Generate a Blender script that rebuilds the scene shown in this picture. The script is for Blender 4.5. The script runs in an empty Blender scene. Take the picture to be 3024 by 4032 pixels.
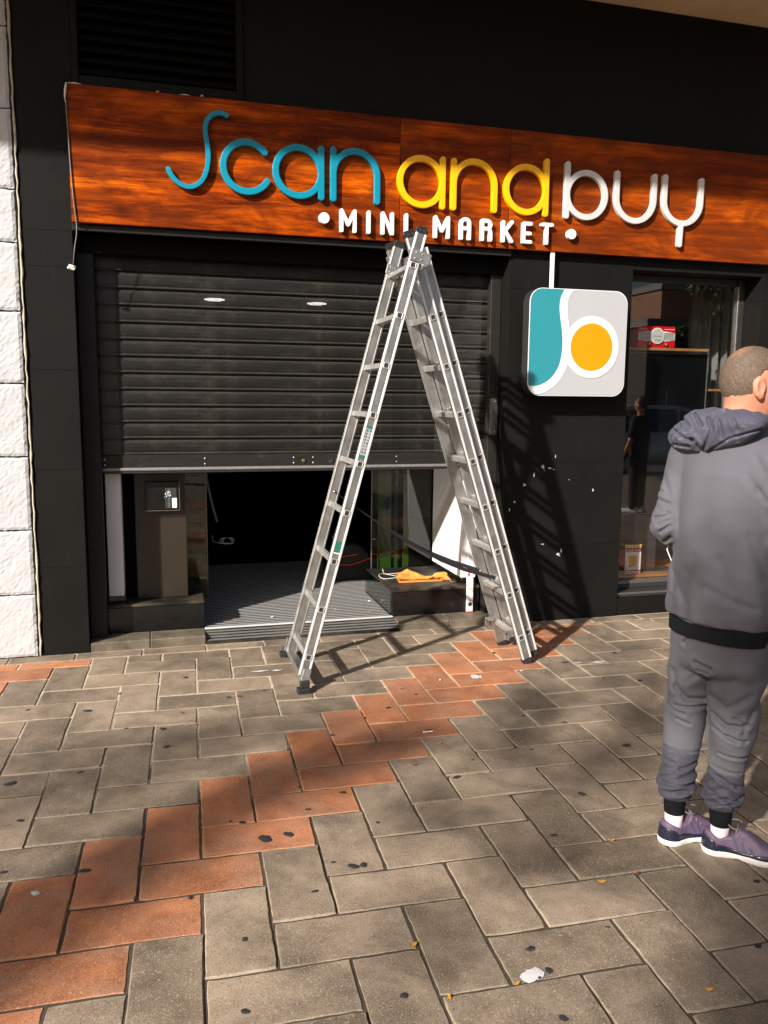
import bpy, bmesh, math, random
import numpy as np
from mathutils import Vector, Matrix, Euler

S = bpy.context.scene
COL = S.collection
random.seed(7)
RNG = np.random.default_rng(7)

# ------------------------------------------------------------------ camera
CAM = (0.0, -5.2233, 1.58)
YAW, PITCH, ROLL, FPX = 0.269165, 0.136816, -0.0083915, 3189.275
def camera():
    cy, sy, cp, sp = math.cos(YAW), math.sin(YAW), math.cos(PITCH), math.sin(PITCH)
    f = Vector((sy*cp, cy*cp, -sp)); r = Vector((cy, -sy, 0)); d = f.cross(r)
    cr, sr = math.cos(ROLL), math.sin(ROLL)
    r2 = r*cr + d*sr; d2 = d*cr - r*sr
    cd = bpy.data.cameras.new('camera'); o = bpy.data.objects.new('camera', cd); COL.objects.link(o)
    M = Matrix(((r2.x, -d2.x, -f.x, CAM[0]), (r2.y, -d2.y, -f.y, CAM[1]), (r2.z, -d2.z, -f.z, CAM[2]), (0, 0, 0, 1)))
    o.matrix_world = M
    cd.sensor_fit = 'VERTICAL'; cd.sensor_height = 36.0; cd.lens = FPX/4032*36.0
    cd.clip_start = 0.05; cd.clip_end = 600
    S.camera = o
camera()

# ------------------------------------------------------------------ sky, sun, exposure
LDIR = Vector((1.30, 1.0, -0.91)).normalized()      # the way the sunlight travels
SUNP = -LDIR
W = bpy.data.worlds.new('World'); S.world = W; W.use_nodes = True
nt = W.node_tree; nt.nodes.clear()
sky = nt.nodes.new('ShaderNodeTexSky'); sky.sky_type = 'NISHITA'; sky.sun_disc = False
sky.sun_elevation = math.asin(SUNP.z); sky.sun_rotation = math.atan2(SUNP.x, SUNP.y)
sky.air_density = 1.0; sky.dust_density = 3.0
bg = nt.nodes.new('ShaderNodeBackground'); bg.inputs[1].default_value = 0.064
wo = nt.nodes.new('ShaderNodeOutputWorld')
nt.links.new(sky.outputs[0], bg.inputs[0]); nt.links.new(bg.outputs[0], wo.inputs[0])
sl = bpy.data.lights.new('sun', 'SUN'); sl.energy = 4.8; sl.angle = math.radians(1.25); sl.color = (1.0, 0.94, 0.86)
so = bpy.data.objects.new('sun', sl); COL.objects.link(so)
so.rotation_euler = LDIR.to_track_quat('-Z', 'Y').to_euler(); so.location = (-8, -8, 12)
S.view_settings.view_transform = 'Standard'; S.view_settings.look = 'None'
S.view_settings.exposure = 0.78; S.view_settings.gamma = 1.0; S.view_settings.use_curve_mapping = False

# ------------------------------------------------------------------ materials
MATS = {}
def C(h):                                   # sRGB 0-255 -> linear
    return tuple(((v/255)/12.92 if v/255 <= .04045 else ((v/255+.055)/1.055)**2.4) for v in h)
class NM:
    def __init__(s, name):
        s.m = bpy.data.materials.new(name); s.m.use_nodes = True; s.t = s.m.node_tree; s.n = s.t.nodes; s.n.clear()
        s.out = s.n.new('ShaderNodeOutputMaterial'); s.b = s.n.new('ShaderNodeBsdfPrincipled')
        s.t.links.new(s.b.outputs[0], s.out.inputs[0]); MATS[name] = s.m
    def N(s, typ, **kw):
        n = s.n.new(typ)
        for k, v in kw.items():
            if k.startswith('_'): n.inputs[k[1:].replace('_', ' ')].default_value = v
            else: setattr(n, k, v)
        return n
    def L(s, a, b): s.t.links.new(a, b)
    def coord(s, kind='Object', scale=(1, 1, 1), rnd=False):
        tc = s.N('ShaderNodeTexCoord'); mp = s.N('ShaderNodeMapping'); mp.inputs['Scale'].default_value = scale
        s.L(tc.outputs[kind], mp.inputs['Vector'])
        if rnd:
            oi = s.N('ShaderNodeObjectInfo'); mu = s.N('ShaderNodeMath', operation='MULTIPLY'); mu.inputs[1].default_value = 37.0
            s.L(oi.outputs['Random'], mu.inputs[0]); cb = s.N('ShaderNodeCombineXYZ')
            for i in range(3): s.L(mu.outputs[0], cb.inputs[i])
            s.L(cb.outputs[0], mp.inputs['Location'])
        return mp.outputs[0]
    def noise(s, vec, scale, detail=4, rough=.55, dist=0):
        n = s.N('ShaderNodeTexNoise'); n.inputs['Scale'].default_value = scale; n.inputs['Detail'].default_value = detail
        n.inputs['Roughness'].default_value = rough; n.inputs['Distortion'].default_value = dist
        s.L(vec, n.inputs['Vector']); return n.outputs[0]
    def ramp(s, fac, stops, interp='LINEAR'):
        r = s.N('ShaderNodeValToRGB'); r.color_ramp.interpolation = interp
        e = r.color_ramp.elements
        while len(e) < len(stops): e.new(.5)
        for q, (p, c) in zip(e, stops):
            q.position = p; q.color = (c, c, c, 1) if isinstance(c, (int, float)) else (*c[:3], 1)
        s.L(fac, r.inputs[0]); return r.outputs[0]
    def mix(s, fac, a, b, mode='MIX'):
        m = s.N('ShaderNodeMix', data_type='RGBA', blend_type=mode)
        for v, i in ((fac, 0), (a, 6), (b, 7)):
            if hasattr(v, 'is_linked'): s.L(v, m.inputs[i])
            elif isinstance(v, (int, float)): m.inputs[i].default_value = v if i == 0 else (v, v, v, 1)
            else: m.inputs[i].default_value = (*v[:3], 1)
        return m.outputs[2]
    def math(s, op, a, b=0.0):
        m = s.N('ShaderNodeMath', operation=op)
        for i, v in enumerate((a, b)):
            if hasattr(v, 'is_linked'): s.L(v, m.inputs[i])
            else: m.inputs[i].default_value = v
        return m.outputs[0]
    def set(s, k, v):
        i = s.b.inputs[k]
        if hasattr(v, 'is_linked'): s.L(v, i)
        elif isinstance(v, (tuple, list)) and len(v) == 3: i.default_value = (*v, 1) if len(i.default_value) == 4 else tuple(v)
        else: i.default_value = v
    def bump(s, h, strength=.3, dist=.01):
        b = s.N('ShaderNodeBump'); b.inputs['Strength'].default_value = strength; b.inputs['Distance'].default_value = dist
        s.L(h, b.inputs['Height']); s.L(b.outputs[0], s.b.inputs['Normal']); return b
def simple(name, col, rough=.5, metal=0.0, var=.12, scale=12, bump=0.0, bscale=80, rnd=True, coord='Object', rvar=.12, emis=None):
    m = NM(name); v = m.coord(coord, rnd=rnd)
    n = m.noise(v, scale, 5, .6)
    m.set('Base Color', m.mix(n, tuple(max(0, c*(1-var*1.6)) for c in col), tuple(min(1, c*(1+var)) for c in col)))
    m.set('Roughness', m.ramp(m.noise(v, scale*2.3, 4), [(.3, max(.02, rough-rvar)), (.7, min(1, rough+rvar))]))
    m.set('Metallic', metal)
    if bump: m.bump(m.noise(v, bscale, 4), bump, .004)
    if emis: m.set('Emission Color', emis[:3]); m.set('Emission Strength', emis[3])
    return m.m

def make_materials():
    # black facade paint: dusty, slightly uneven, faint vertical drips
    m = NM('black_paint'); v = m.coord('Object', rnd=True); vs = m.coord('Object', (9, 9, 1.2), rnd=True)
    a = m.mix(m.noise(v, 2.2, 6, .65), (.0052, .0050, .0047), (.0108, .0102, .0094))
    a = m.mix(m.ramp(m.noise(vs, 3.5, 6, .7), [(.58, 0), (.8, .5)]), a, (.024, .0225, .021))
    a = m.mix(m.ramp(m.noise(v, 60, 3, .7), [(.70, 0), (.76, .25)]), a, (.05, .048, .045))
    m.set('Base Color', a); m.set('Roughness', m.ramp(m.noise(v, 5, 5), [(.3, .5), (.7, .68)])); m.set('Specular IOR Level', .13); m.bump(m.noise(v, 140, 3), .10, .002)
    # shutter: perforated, streaked with dirt
    m = NM('shutter_metal'); v = m.coord('Object'); vs = m.coord('Object', (2.2, 2, 1.6), rnd=False); vh = m.coord('Object', (.8, 1, 12))
    a = m.mix(m.noise(v, 1.7, 6, .65), (.0035, .0033, .0031), (.0155, .014, .012))
    a = m.mix(m.ramp(m.noise(vs, 3.2, 7, .72), [(.50, 0), (.72, .75)]), a, (.056, .047, .035))
    a = m.mix(m.ramp(m.noise(vh, 4, 5, .7), [(.56, 0), (.74, .5)]), a, (.060, .053, .044))
    gn = m.N('ShaderNodeNewGeometry'); sn = m.N('ShaderNodeSeparateXYZ'); m.L(gn.outputs['Normal'], sn.inputs[0])
    a = m.mix(m.math('MULTIPLY', m.ramp(sn.outputs[2], [(.25, 0), (.6, 1)]), m.ramp(m.noise(v, 6, 5, .7), [(.3, .35), (.7, 1)])), a, (.085, .075, .060))      # dust lying on the ledges
    hv = m.coord('Object', (1, 1, 1)); sx = m.N('ShaderNodeSeparateXYZ'); m.L(hv, sx.inputs[0])
    P = .0062
    xs = m.math('DIVIDE', sx.outputs[0], P); zs = m.math('DIVIDE', sx.outputs[2], P*.866)
    row = m.math('FLOOR', zs); odd = m.math('MULTIPLY', m.math('MODULO', row, 2.0), .5)
    fx = m.math('SUBTRACT', m.math('FRACT', m.math('ADD', xs, odd)), .5); fz = m.math('SUBTRACT', m.math('FRACT', zs), .5)
    dd = m.math('SQRT', m.math('ADD', m.math('MULTIPLY', fx, fx), m.math('MULTIPLY', fz, fz)))
    hole = m.math('LESS_THAN', dd, .27)
    m.set('Base Color', a); m.set('Roughness', .5); m.set('Metallic', .15)
    m.set('Alpha', m.math('SUBTRACT', 1.0, hole)); m.bump(m.noise(v, 40, 3), .08, .002)
    m = NM('shutter_rail'); v = m.coord('Object'); vs = m.coord('Object', (1, 1, 10))
    a = m.mix(m.noise(vs, 3, 6, .7), (.010, .0095, .009), (.030, .027, .024))
    a = m.mix(m.ramp(m.noise(v, 9, 6, .75), [(.63, 0), (.70, .5)]), a, (.11, .10, .09))
    m.set('Base Color', a); m.set('Roughness', .45); m.set('Metallic', .0); m.set('Specular IOR Level', .2)
    # stained wood of the fascia sign
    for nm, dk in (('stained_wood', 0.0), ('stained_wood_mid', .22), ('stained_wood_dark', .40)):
        m = NM(nm); vg = m.coord('Object', (.42, 1, 4.2)); vm = m.coord('Object', (1.0, 1, 9)); vf = m.coord('Object', (1.6, 1, 70)); vp = m.coord('Object', (.9, 1, 1.7))
        g = m.math('ADD', m.math('MULTIPLY', m.noise(vg, 2.0, 12, .66, .9), .66), m.math('MULTIPLY', m.noise(vm, 3.4, 10, .72, .5), .34))
        a = m.ramp(g, [(.37, C((72, 22, 0))), (.45, C((124, 45, 1))), (.545, C((200, 84, 1))), (.66, C((250, 138, 14)))])
        a = m.mix(m.ramp(m.noise(vp, 2.1, 6, .62, 1.0), [(.40, 0), (.56, .95)]), a, m.mix(.66, a, C((82, 30, 6))))
        a = m.mix(m.ramp(m.noise(vf, 3, 6, .7, .5), [(.32, .8), (.58, 0)]), a, m.mix(.6, a, C((70, 22, 2))))
        vo = m.N('ShaderNodeTexVoronoi', feature='F1'); vo.inputs['Scale'].default_value = 2.4
        m.L(m.mix(.06, m.coord('Object', (1, 1, 1.7)), m.N('ShaderNodeTexNoise').outputs[1], 'ADD'), vo.inputs['Vector'])
        a = m.mix(m.ramp(vo.outputs[0], [(.045, .9), (.09, .3), (.20, 0)]), a, C((46, 18, 8)))
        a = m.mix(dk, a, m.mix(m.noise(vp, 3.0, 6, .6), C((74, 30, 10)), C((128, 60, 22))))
        m.set('Base Color', a); m.set('Roughness', m.ramp(m.noise(vg, 8, 4), [(.3, .38), (.7, .56)])); m.set('Specular IOR Level', .10)
        m.bump(m.noise(vf, 4, 5, .7), .06, .002)
    # pavers
    for nm, lo, hi, sand in (('paver_grey', (.132, .097, .065), (.345, .266, .190), (.55, .455, .35)), ('paver_red', (.28, .095, .036), (.58, .222, .098), (.70, .41, .25))):
        m = NM(nm); v = m.coord('Object', rnd=True); g = m.N('ShaderNodeNewGeometry')
        oi = m.N('ShaderNodeObjectInfo')
        a = m.mix(m.ramp(m.noise(v, 7, 6, .65), [(.34, 0), (.66, 1)]), lo, hi)
        a = m.mix(.40, a, m.mix(oi.outputs['Random'], tuple(c*.60 for c in lo), tuple(min(1, c*1.15) for c in hi)))
        st = m.ramp(m.noise(g.outputs['Position'], 2.3, 5, .6, .7), [(.47, 0), (.66, .66)])
        a = m.mix(st, a, tuple(c*.55 for c in lo))
        if nm == 'paver_red': a = m.mix(m.ramp(m.noise(g.outputs['Position'], 4.5, 6, .65, .5), [(.42, 0), (.66, .5)]), a, (.34, .215, .145))      # dust trodden into the red ones
        sp = m.noise(v, 260, 2, .5)
        a = m.mix(m.ramp(sp, [(.60, 0), (.69, .7)]), a, sand)
        a = m.mix(m.ramp(m.noise(v, 190, 2, .5), [(.32, .6), (.41, 0)]), a, tuple(c*.30 for c in lo))
        # dust and lime along the worn edges
        sep = m.N('ShaderNodeSeparateXYZ'); tc = m.N('ShaderNodeTexCoord'); m.L(tc.outputs['Generated'], sep.inputs[0])
        ex = m.math('ABSOLUTE', m.math('SUBTRACT', sep.outputs[0], .5)); ey = m.math('ABSOLUTE', m.math('SUBTRACT', sep.outputs[1], .5))
        e = m.math('MAXIMUM', ex, ey); e = m.math('ADD', e, m.math('MULTIPLY', m.math('SUBTRACT', m.noise(v, 28, 5, .7), .5), .09))
        a = m.mix(m.ramp(e, [(.46, 0), (.50, .32)]), a, (.38, .32, .235) if nm == 'paver_grey' else (.56, .30, .17))
        m.set('Base Color', a); m.set('Roughness', m.ramp(m.noise(v, 14, 4), [(.3, .72), (.7, .92)]))
        h = m.math('ADD', m.math('MULTIPLY', m.noise(v, 240, 3, .6), .7), m.noise(v, 40, 4, .6)); m.bump(h, .35, .0025)
    m = NM('joint_sand'); g = m.N('ShaderNodeNewGeometry'); v = g.outputs['Position']; sp = m.N('ShaderNodeSeparateXYZ'); m.L(v, sp.inputs[0])
    w = m.math('ADD', m.math('MULTIPLY', sp.outputs[1], .30), m.math('ADD', m.noise(v, 2.1, 5, .6), .42))      # swept dirt nearer the kerb, clean sand by the wall
    a = m.mix(m.ramp(w, [(.30, 0), (.66, 1)]), (.050, .036, .024), (.62, .52, .38))
    a = m.mix(m.ramp(m.noise(v, 70, 4, .7), [(.35, .6), (.6, 0)]), a, m.mix(.6, a, (.10, .08, .06)))
    m.set('Base Color', a); m.set('Roughness', .95); m.bump(m.noise(v, 130, 4), .6, .004)
    # ladder aluminium: brushed along its length, scuffed
    for nm, lo, hi, met in (('aluminium', (.34, .33, .315), (.54, .53, .505), .90), ('aluminium_edge', (.72, .71, .69), (.88, .87, .85), .35)):  # edge copy is paler: the flanges' specular brightness is put into its colour
        m = NM(nm); v = m.coord('Object', rnd=True); vz = m.coord('Object', (55, 55, 1.6), rnd=True)
        a = m.mix(m.noise(vz, 2.0, 5, .6), lo, hi); a = m.mix(m.ramp(m.noise(v, 11, 6, .7), [(.54, 0), (.70, .6)]), a, tuple(c*.7 for c in lo))
        m.set('Base Color', a); m.set('Metallic', met); m.set('Roughness', m.ramp(m.noise(v, 16, 5), [(.3, .36), (.7, .58)])); m.bump(m.noise(vz, 5, 4), .12, .001)
    simple('rung_metal', (.66, .645, .62), .42, .7, .2, 14); simple('mat_metal', (.34, .335, .325), .5, .0, .2, 14)
    simple('aluminium_dull', (.22, .215, .205), .5, .3, .25, 25)
    simple('black_rubber', (.014, .014, .014), .65, 0, .3, 30, .2)
    m = NM('mat_black'); m.set('Base Color', (.006, .006, .006)); m.set('Roughness', 1.0); m.set('Specular IOR Level', .05)
    simple('black_web', (.012, .012, .013), .85, 0, .3, 60, .3, 300)
    # stone
    m = NM('white_stone'); v = m.coord('Object', rnd=True)
    a = m.mix(m.noise(v, 3, 6, .65), (.45, .455, .47), (.57, .575, .59))
    a = m.mix(m.ramp(m.noise(v, 30, 5, .7), [(.30, .35), (.42, 0)]), a, (.42, .415, .41))
    m.set('Base Color', a); m.set('Roughness', .9); m.bump(m.noise(v, 60, 6, .65), .28, .005)
    simple('mortar', (.52, .47, .36), .95, 0, .3, 20, .6, 60)
    simple('dark_mortar', (.10, .095, .09), .95, 0, .4, 30, .5)
    simple('beige_plaster', (.80, .60, .38), .92, 0, .18, 3, .5, 60)
    simple('granite_sill', (.15, .122, .088), .5, 0, .75, 9, .15, 60, rvar=.2)
    m = NM('dirty_black_tile'); v = m.coord('Object', rnd=True)
    a = m.mix(m.ramp(m.noise(v, 3.4, 7, .72), [(.44, 0), (.72, 1)]), (.011, .0105, .010), (.085, .070, .050))
    m.set('Base Color', a); m.set('Roughness', m.ramp(m.noise(v, 7, 5), [(.35, .35), (.65, .7)])); m.set('Specular IOR Level', .3)
    m = NM('gloss_black'); v = m.coord('Object', rnd=True)
    m.set('Base Color', m.mix(m.ramp(m.noise(v, 8, 6, .7), [(.55, 0), (.75, .5)]), (.006, .006, .006), (.03, .027, .023))); m.set('Roughness', m.ramp(m.noise(v, 12, 5), [(.35, .06), (.65, .28)]))
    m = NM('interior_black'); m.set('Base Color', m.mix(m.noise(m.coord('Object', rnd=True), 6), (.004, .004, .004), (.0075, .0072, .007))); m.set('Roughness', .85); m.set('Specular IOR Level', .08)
    simple('white_panel', (.74, .735, .74), .42, 0, .06, 5, .03)
    m = NM('brown_board'); v = m.coord('Object', rnd=True); vz = m.coord('Object', (14, 14, 2))
    a = m.mix(m.noise(v, 3, 6, .65), (.016, .012, .008), (.042, .030, .019)); a = m.mix(m.ramp(m.noise(vz, 3, 6, .7), [(.6, 0), (.72, .4)]), a, (.09, .068, .045))
    m.set('Base Color', a); m.set('Roughness', .4)
    # glass: clear pane that mirrors by angle
    def glass(nm, tint, boost, rough=0.0):
        m = NM(nm); m.n.remove(m.b)
        tr = m.N('ShaderNodeBsdfTransparent'); tr.inputs[0].default_value = (*tint, 1)
        gl = m.N('ShaderNodeBsdfGlossy'); gl.inputs['Roughness'].default_value = rough; gl.inputs['Color'].default_value = (.95, .95, .95, 1)
        lw = m.N('ShaderNodeLayerWeight'); lw.inputs[0].default_value = .5
        f2 = m.math('MULTIPLY', m.math('ADD', m.math('MULTIPLY', m.math('POWER', lw.outputs['Facing'], 5.0), .96), .04), boost)
        mx = m.N('ShaderNodeMixShader'); m.L(f2, mx.inputs[0]); m.L(tr.outputs[0], mx.inputs[1]); m.L(gl.outputs[0], mx.inputs[2])
        m.L(mx.outputs[0], m.out.inputs[0])
    glass('window_glass', (.95, .955, .95), 1.6); glass('door_glass', (.66, .70, .66), 1.3)
    simple('frame_grey', (.035, .034, .033), .4, .1, .2, 10)
    simple('frame_metal', (.22, .21, .20), .35, .7, .2, 10)
    simple('sill_wood', (.36, .17, .06), .45, 0, .4, 9, .1, 60)
    simple('curtain', (.14, .14, .135), .95, 0, .1, 6)
    simple('tv_black', (.004, .004, .0045), .08, 0, .1, 6, rvar=.03)
    simple('teal_letter', C((0, 136, 164)), .36, 0, .05, 5, .02)
    simple('yellow_letter', C((250, 186, 0)), .36, 0, .03, 5, .02)
    simple('grey_letter', C((200, 199, 198)), .36, 0, .04, 5, .02)
    simple('white_letter', (.86, .86, .85), .36, 0, .03, 5, .02)
    simple('box_grey', C((176, 177, 180)), .38, 0, .03, 2); simple('box_teal', C((46, 138, 150)), .38, 0, .03, 2)
    simple('box_white', (.88, .875, .86), .38, 0, .02, 2); simple('box_orange', C((236, 146, 0)), .38, 0, .02, 2)
    simple('white_metal', (.82, .82, .81), .4, 0, .05, 8)
    simple('caulk', (.72, .69, .62), .8, 0, .2, 30); simple('grey_cable', (.20, .19, .18), .7, 0, .3, 30)
    simple('paint_chip', (.62, .63, .64), .8, 0, .3, 40)
    simple('steel', (.50, .49, .47), .3, .9, .15, 20); simple('brass', (.42, .25, .10), .4, .8, .2, 30)
    simple('red_plastic', (.55, .012, .012), .25, 0, .1, 10); simple('level_white', (.80, .80, .79), .35, 0, .05, 10)
    simple('green_label', C((38, 110, 88)), .5, 0, .08, 20); simple('label_silver', (.50, .50, .49), .45, .3, .2, 40); simple('ink_and_hole_shade', (.03, .03, .03), .6, 0, .1, 20); simple('label_blue', C((60, 110, 170)), .5)
    simple('cardboard', C((214, 142, 62)), .85, 0, .15, 14, .15, 70); simple('gum', (.026, .026, .028), .75, 0, .4, 60, .2); simple('gum_pale', (.62, .61, .60), .85, 0, .2, 60, .2)
    simple('leaf_yellow', C((214, 150, 30)), .6, 0, .3, 40); simple('leaf_brown', C((128, 66, 26)), .7, 0, .3, 40); simple('paper', (.78, .77, .75), .8, 0, .08, 30)
    simple('red_enamel', C((205, 14, 22)), .2, 0, .06, 8); simple('cream', (.78, .77, .73), .35); simple('dial', (.60, .61, .58), .25, .1, .25, 30); simple('slot_dark', (.03, .045, .05), .5)
    simple('tin_white', (.76, .75, .72), .3, 0, .05, 10); simple('tin_red', C((176, 22, 26)), .3); simple('tin_yellow', C((238, 206, 10)), .3); simple('tin_tan', C((200, 150, 70)), .5, 0, .4, 30)
    simple('poster_white', (.24, .255, .225), .5, 0, .08, 8); simple('poster_green', C((84, 124, 22)), .5, 0, .1, 8); simple('poster_dark', (.03, .035, .035), .5); simple('poster_blue', C((46, 72, 110)), .5)
    simple('bag_black', (.012, .012, .013), .8, 0, .3, 30, .3); simple('bag_red', C((200, 40, 24)), .6); simple('bag_grey', (.20, .19, .19), .7)
    simple('asphalt', (.055, .054, .053), .9, 0, .25, 30, .4, 200); simple('kerb_stone', (.28, .27, .25), .9, 0, .2, 12, .4)
    simple('salmon_wall', (.40, .205, .125), .9, 0, .12, 1.2); simple('ochre_wall', (.42, .27, .12), .9, 0, .12, 1.2); simple('dark_wall', (.075, .062, .052), .9, 0, .2, 1.0); simple('far_glass', (.10, .12, .14), .12, .2)
    simple('bark', (.11, .085, .06), .95, 0, .35, 8, .8, 30)
    m = NM('tree_leaf'); oi = m.N('ShaderNodeObjectInfo'); v = m.coord('Object')
    m.set('Base Color', m.mix(m.noise(v, 1.4, 3), (.045, .075, .018), (.115, .12, .03))); m.set('Roughness', .6)
    simple('car_paint', (.46, .47, .48), .22, .35, .04, 3); simple('car_glass', (.008, .009, .010), .06); simple('tyre', (.02, .02, .02), .85, 0, .2, 20, .4); simple('rim', (.45, .45, .46), .3, .9); simple('tail_red', (.40, .01, .01), .2); simple('lamp_clear', (.6, .6, .6), .1)
    # clothing and skin
    def cloth(nm, a, b, rough, bs, weave=0.0, fleck=None):
        m = NM(nm); v = m.coord('Object'); c = m.mix(m.noise(v, 5, 5, .6), a, b)
        if fleck:
            vf = m.coord('Object', (26, 26, 70)); f = m.math('MULTIPLY', m.ramp(m.noise(vf, 1.5, 5, .75), [(.56, 0), (.66, 1)]), m.ramp(m.noise(v, 9, 3, .6), [(.46, 0), (.58, .8)]))
            c = m.mix(f, c, fleck)
        m.set('Base Color', c); m.set('Roughness', rough); m.set('Sheen Weight', .05); m.set('Specular IOR Level', .15); m.set('Sheen Roughness', .4)
        h = m.math('ADD', m.math('MULTIPLY', m.noise(v, 420, 2), .35), m.noise(m.coord('Object', (1, 1, .6)), bs, 4, .55, .6)); m.bump(h, .12, .005)
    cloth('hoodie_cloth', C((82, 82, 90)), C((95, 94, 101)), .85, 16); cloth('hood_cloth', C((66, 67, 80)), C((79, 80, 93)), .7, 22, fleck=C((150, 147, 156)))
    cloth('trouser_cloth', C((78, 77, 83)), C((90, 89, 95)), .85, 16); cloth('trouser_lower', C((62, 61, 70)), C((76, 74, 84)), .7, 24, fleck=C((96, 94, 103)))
    m = NM('rib_black'); m.set('Base Color', m.mix(m.noise(m.coord('Object'), 50), (.0055, .006, .008), (.0095, .010, .0125))); m.set('Roughness', .9); m.set('Specular IOR Level', .12)
    simple('sock', (.70, .60, .61), .9, 0, .08, 40, .3, 240)
    simple('shoe_purple', C((96, 78, 100)), .55, 0, .12, 30, .35, 420); simple('shoe_navy', C((36, 38, 54)), .25, 0, .2, 30); simple('shoe_sole', (.80, .79, .77), .55, 0, .06, 20); simple('shoe_lace', C((120, 112, 118)), .8); simple('shoe_stripe', C((78, 74, 102)), .6); simple('shoe_lining', C((150, 144, 152)), .8)
    m = NM('skin'); v = m.coord('Object'); a = m.mix(m.noise(v, 14, 5, .6), (.46, .185, .110), (.60, .270, .170)); a = m.mix(m.ramp(m.noise(v, 70, 3), [(.6, 0), (.75, .35)]), a, (.50, .17, .12))
    m.set('Base Color', a); m.set('Roughness', .48); m.set('Subsurface Weight', .12); m.set('Subsurface Radius', (.012, .005, .003)); m.set('Subsurface Scale', 1.0); m.bump(m.noise(v, 160, 4), .16, .002)
    m = NM('buzz_hair'); v = m.coord('Object'); vz = m.coord('Object', (1, 1, .4))
    a = m.mix(m.ramp(m.noise(vz, 240, 3, .7), [(.36, 0), (.66, 1)]), (.050, .034, .024), (.165, .112, .076)); a = m.mix(.35, a, m.mix(m.noise(v, 26, 3), (.065, .043, .030), (.165, .112, .078)))
    cr = m.N('ShaderNodeVectorMath', operation='DISTANCE'); tc = m.N('ShaderNodeTexCoord'); m.L(tc.outputs['Object'], cr.inputs[0]); cr.inputs[1].default_value = (.020, -.012, 1.742)
    th = m.math('ADD', cr.outputs['Value'], m.math('MULTIPLY', m.math('SUBTRACT', m.noise(vz, 90, 4, .7), .5), .05)); a = m.mix(m.ramp(th, [(.010, .7), (.050, 0)]), a, (.36, .17, .09))
    m.set('Base Color', a); m.set('Roughness', .75); m.bump(m.noise(vz, 320, 3), .35, .002)
    simple('hair_strand', (.10, .07, .05), .6, 0, .5, 60); simple('hair_dark', (.012, .010, .009), .5, 0, .3, 60); simple('tee_black', (.010, .010, .011), .85, 0, .3, 10); simple('jeans', (.016, .017, .022), .85, 0, .3, 10); simple('eye_white', (.75, .73, .70), .2)
    m = NM('lamp_glow'); m.set('Base Color', (.9, .9, .9)); m.set('Emission Color', (1, .97, .92)); m.set('Emission Strength', 2.2)
make_materials()
M = MATS

# ------------------------------------------------------------------ building blocks
ORIG = {}
def tag(o, label=None, cat=None, group=None, kind=None):
    if label: o['label'] = label
    if cat: o['category'] = cat
    if group: o['group'] = group
    if kind: o['kind'] = kind
    return o
def thing(name, label=None, cat=None, loc=(0, 0, 0), group=None, kind=None, rz=0.0):
    o = bpy.data.objects.new(name, None); COL.objects.link(o); o.location = loc; o.rotation_euler = (0, 0, rz); o.empty_display_size = .1
    ORIG[o.name] = Vector(loc) if rz == 0 else Vector((0, 0, 0))
    return tag(o, label, cat, group, kind)
def shade(me, on):
    me.polygons.foreach_set('use_smooth', np.full(len(me.polygons), on)); me.update()
def add_obj(name, me, mat, parent=None, recenter=True):
    if mat: 
        for mm in (mat if isinstance(mat, (list, tuple)) else [mat]): me.materials.append(MATS[mm])
    o = bpy.data.objects.new(name, me); COL.objects.link(o)
    n = len(me.vertices); ctr = Vector((0, 0, 0))
    if recenter and n:
        co = np.empty(n*3, np.float32); me.vertices.foreach_get('co', co); co = co.reshape(-1, 3)
        lo, hi = co.min(0), co.max(0); ctr = Vector(((lo[0]+hi[0])/2, (lo[1]+hi[1])/2, lo[2]))
        co -= np.array(ctr, np.float32); me.vertices.foreach_set('co', co.ravel()); me.update()
    base = ORIG.get(parent.name, Vector((0, 0, 0))) if parent else Vector((0, 0, 0))
    o.location = ctr - base; ORIG[o.name] = ctr
    if parent: o.parent = parent
    return o
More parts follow.
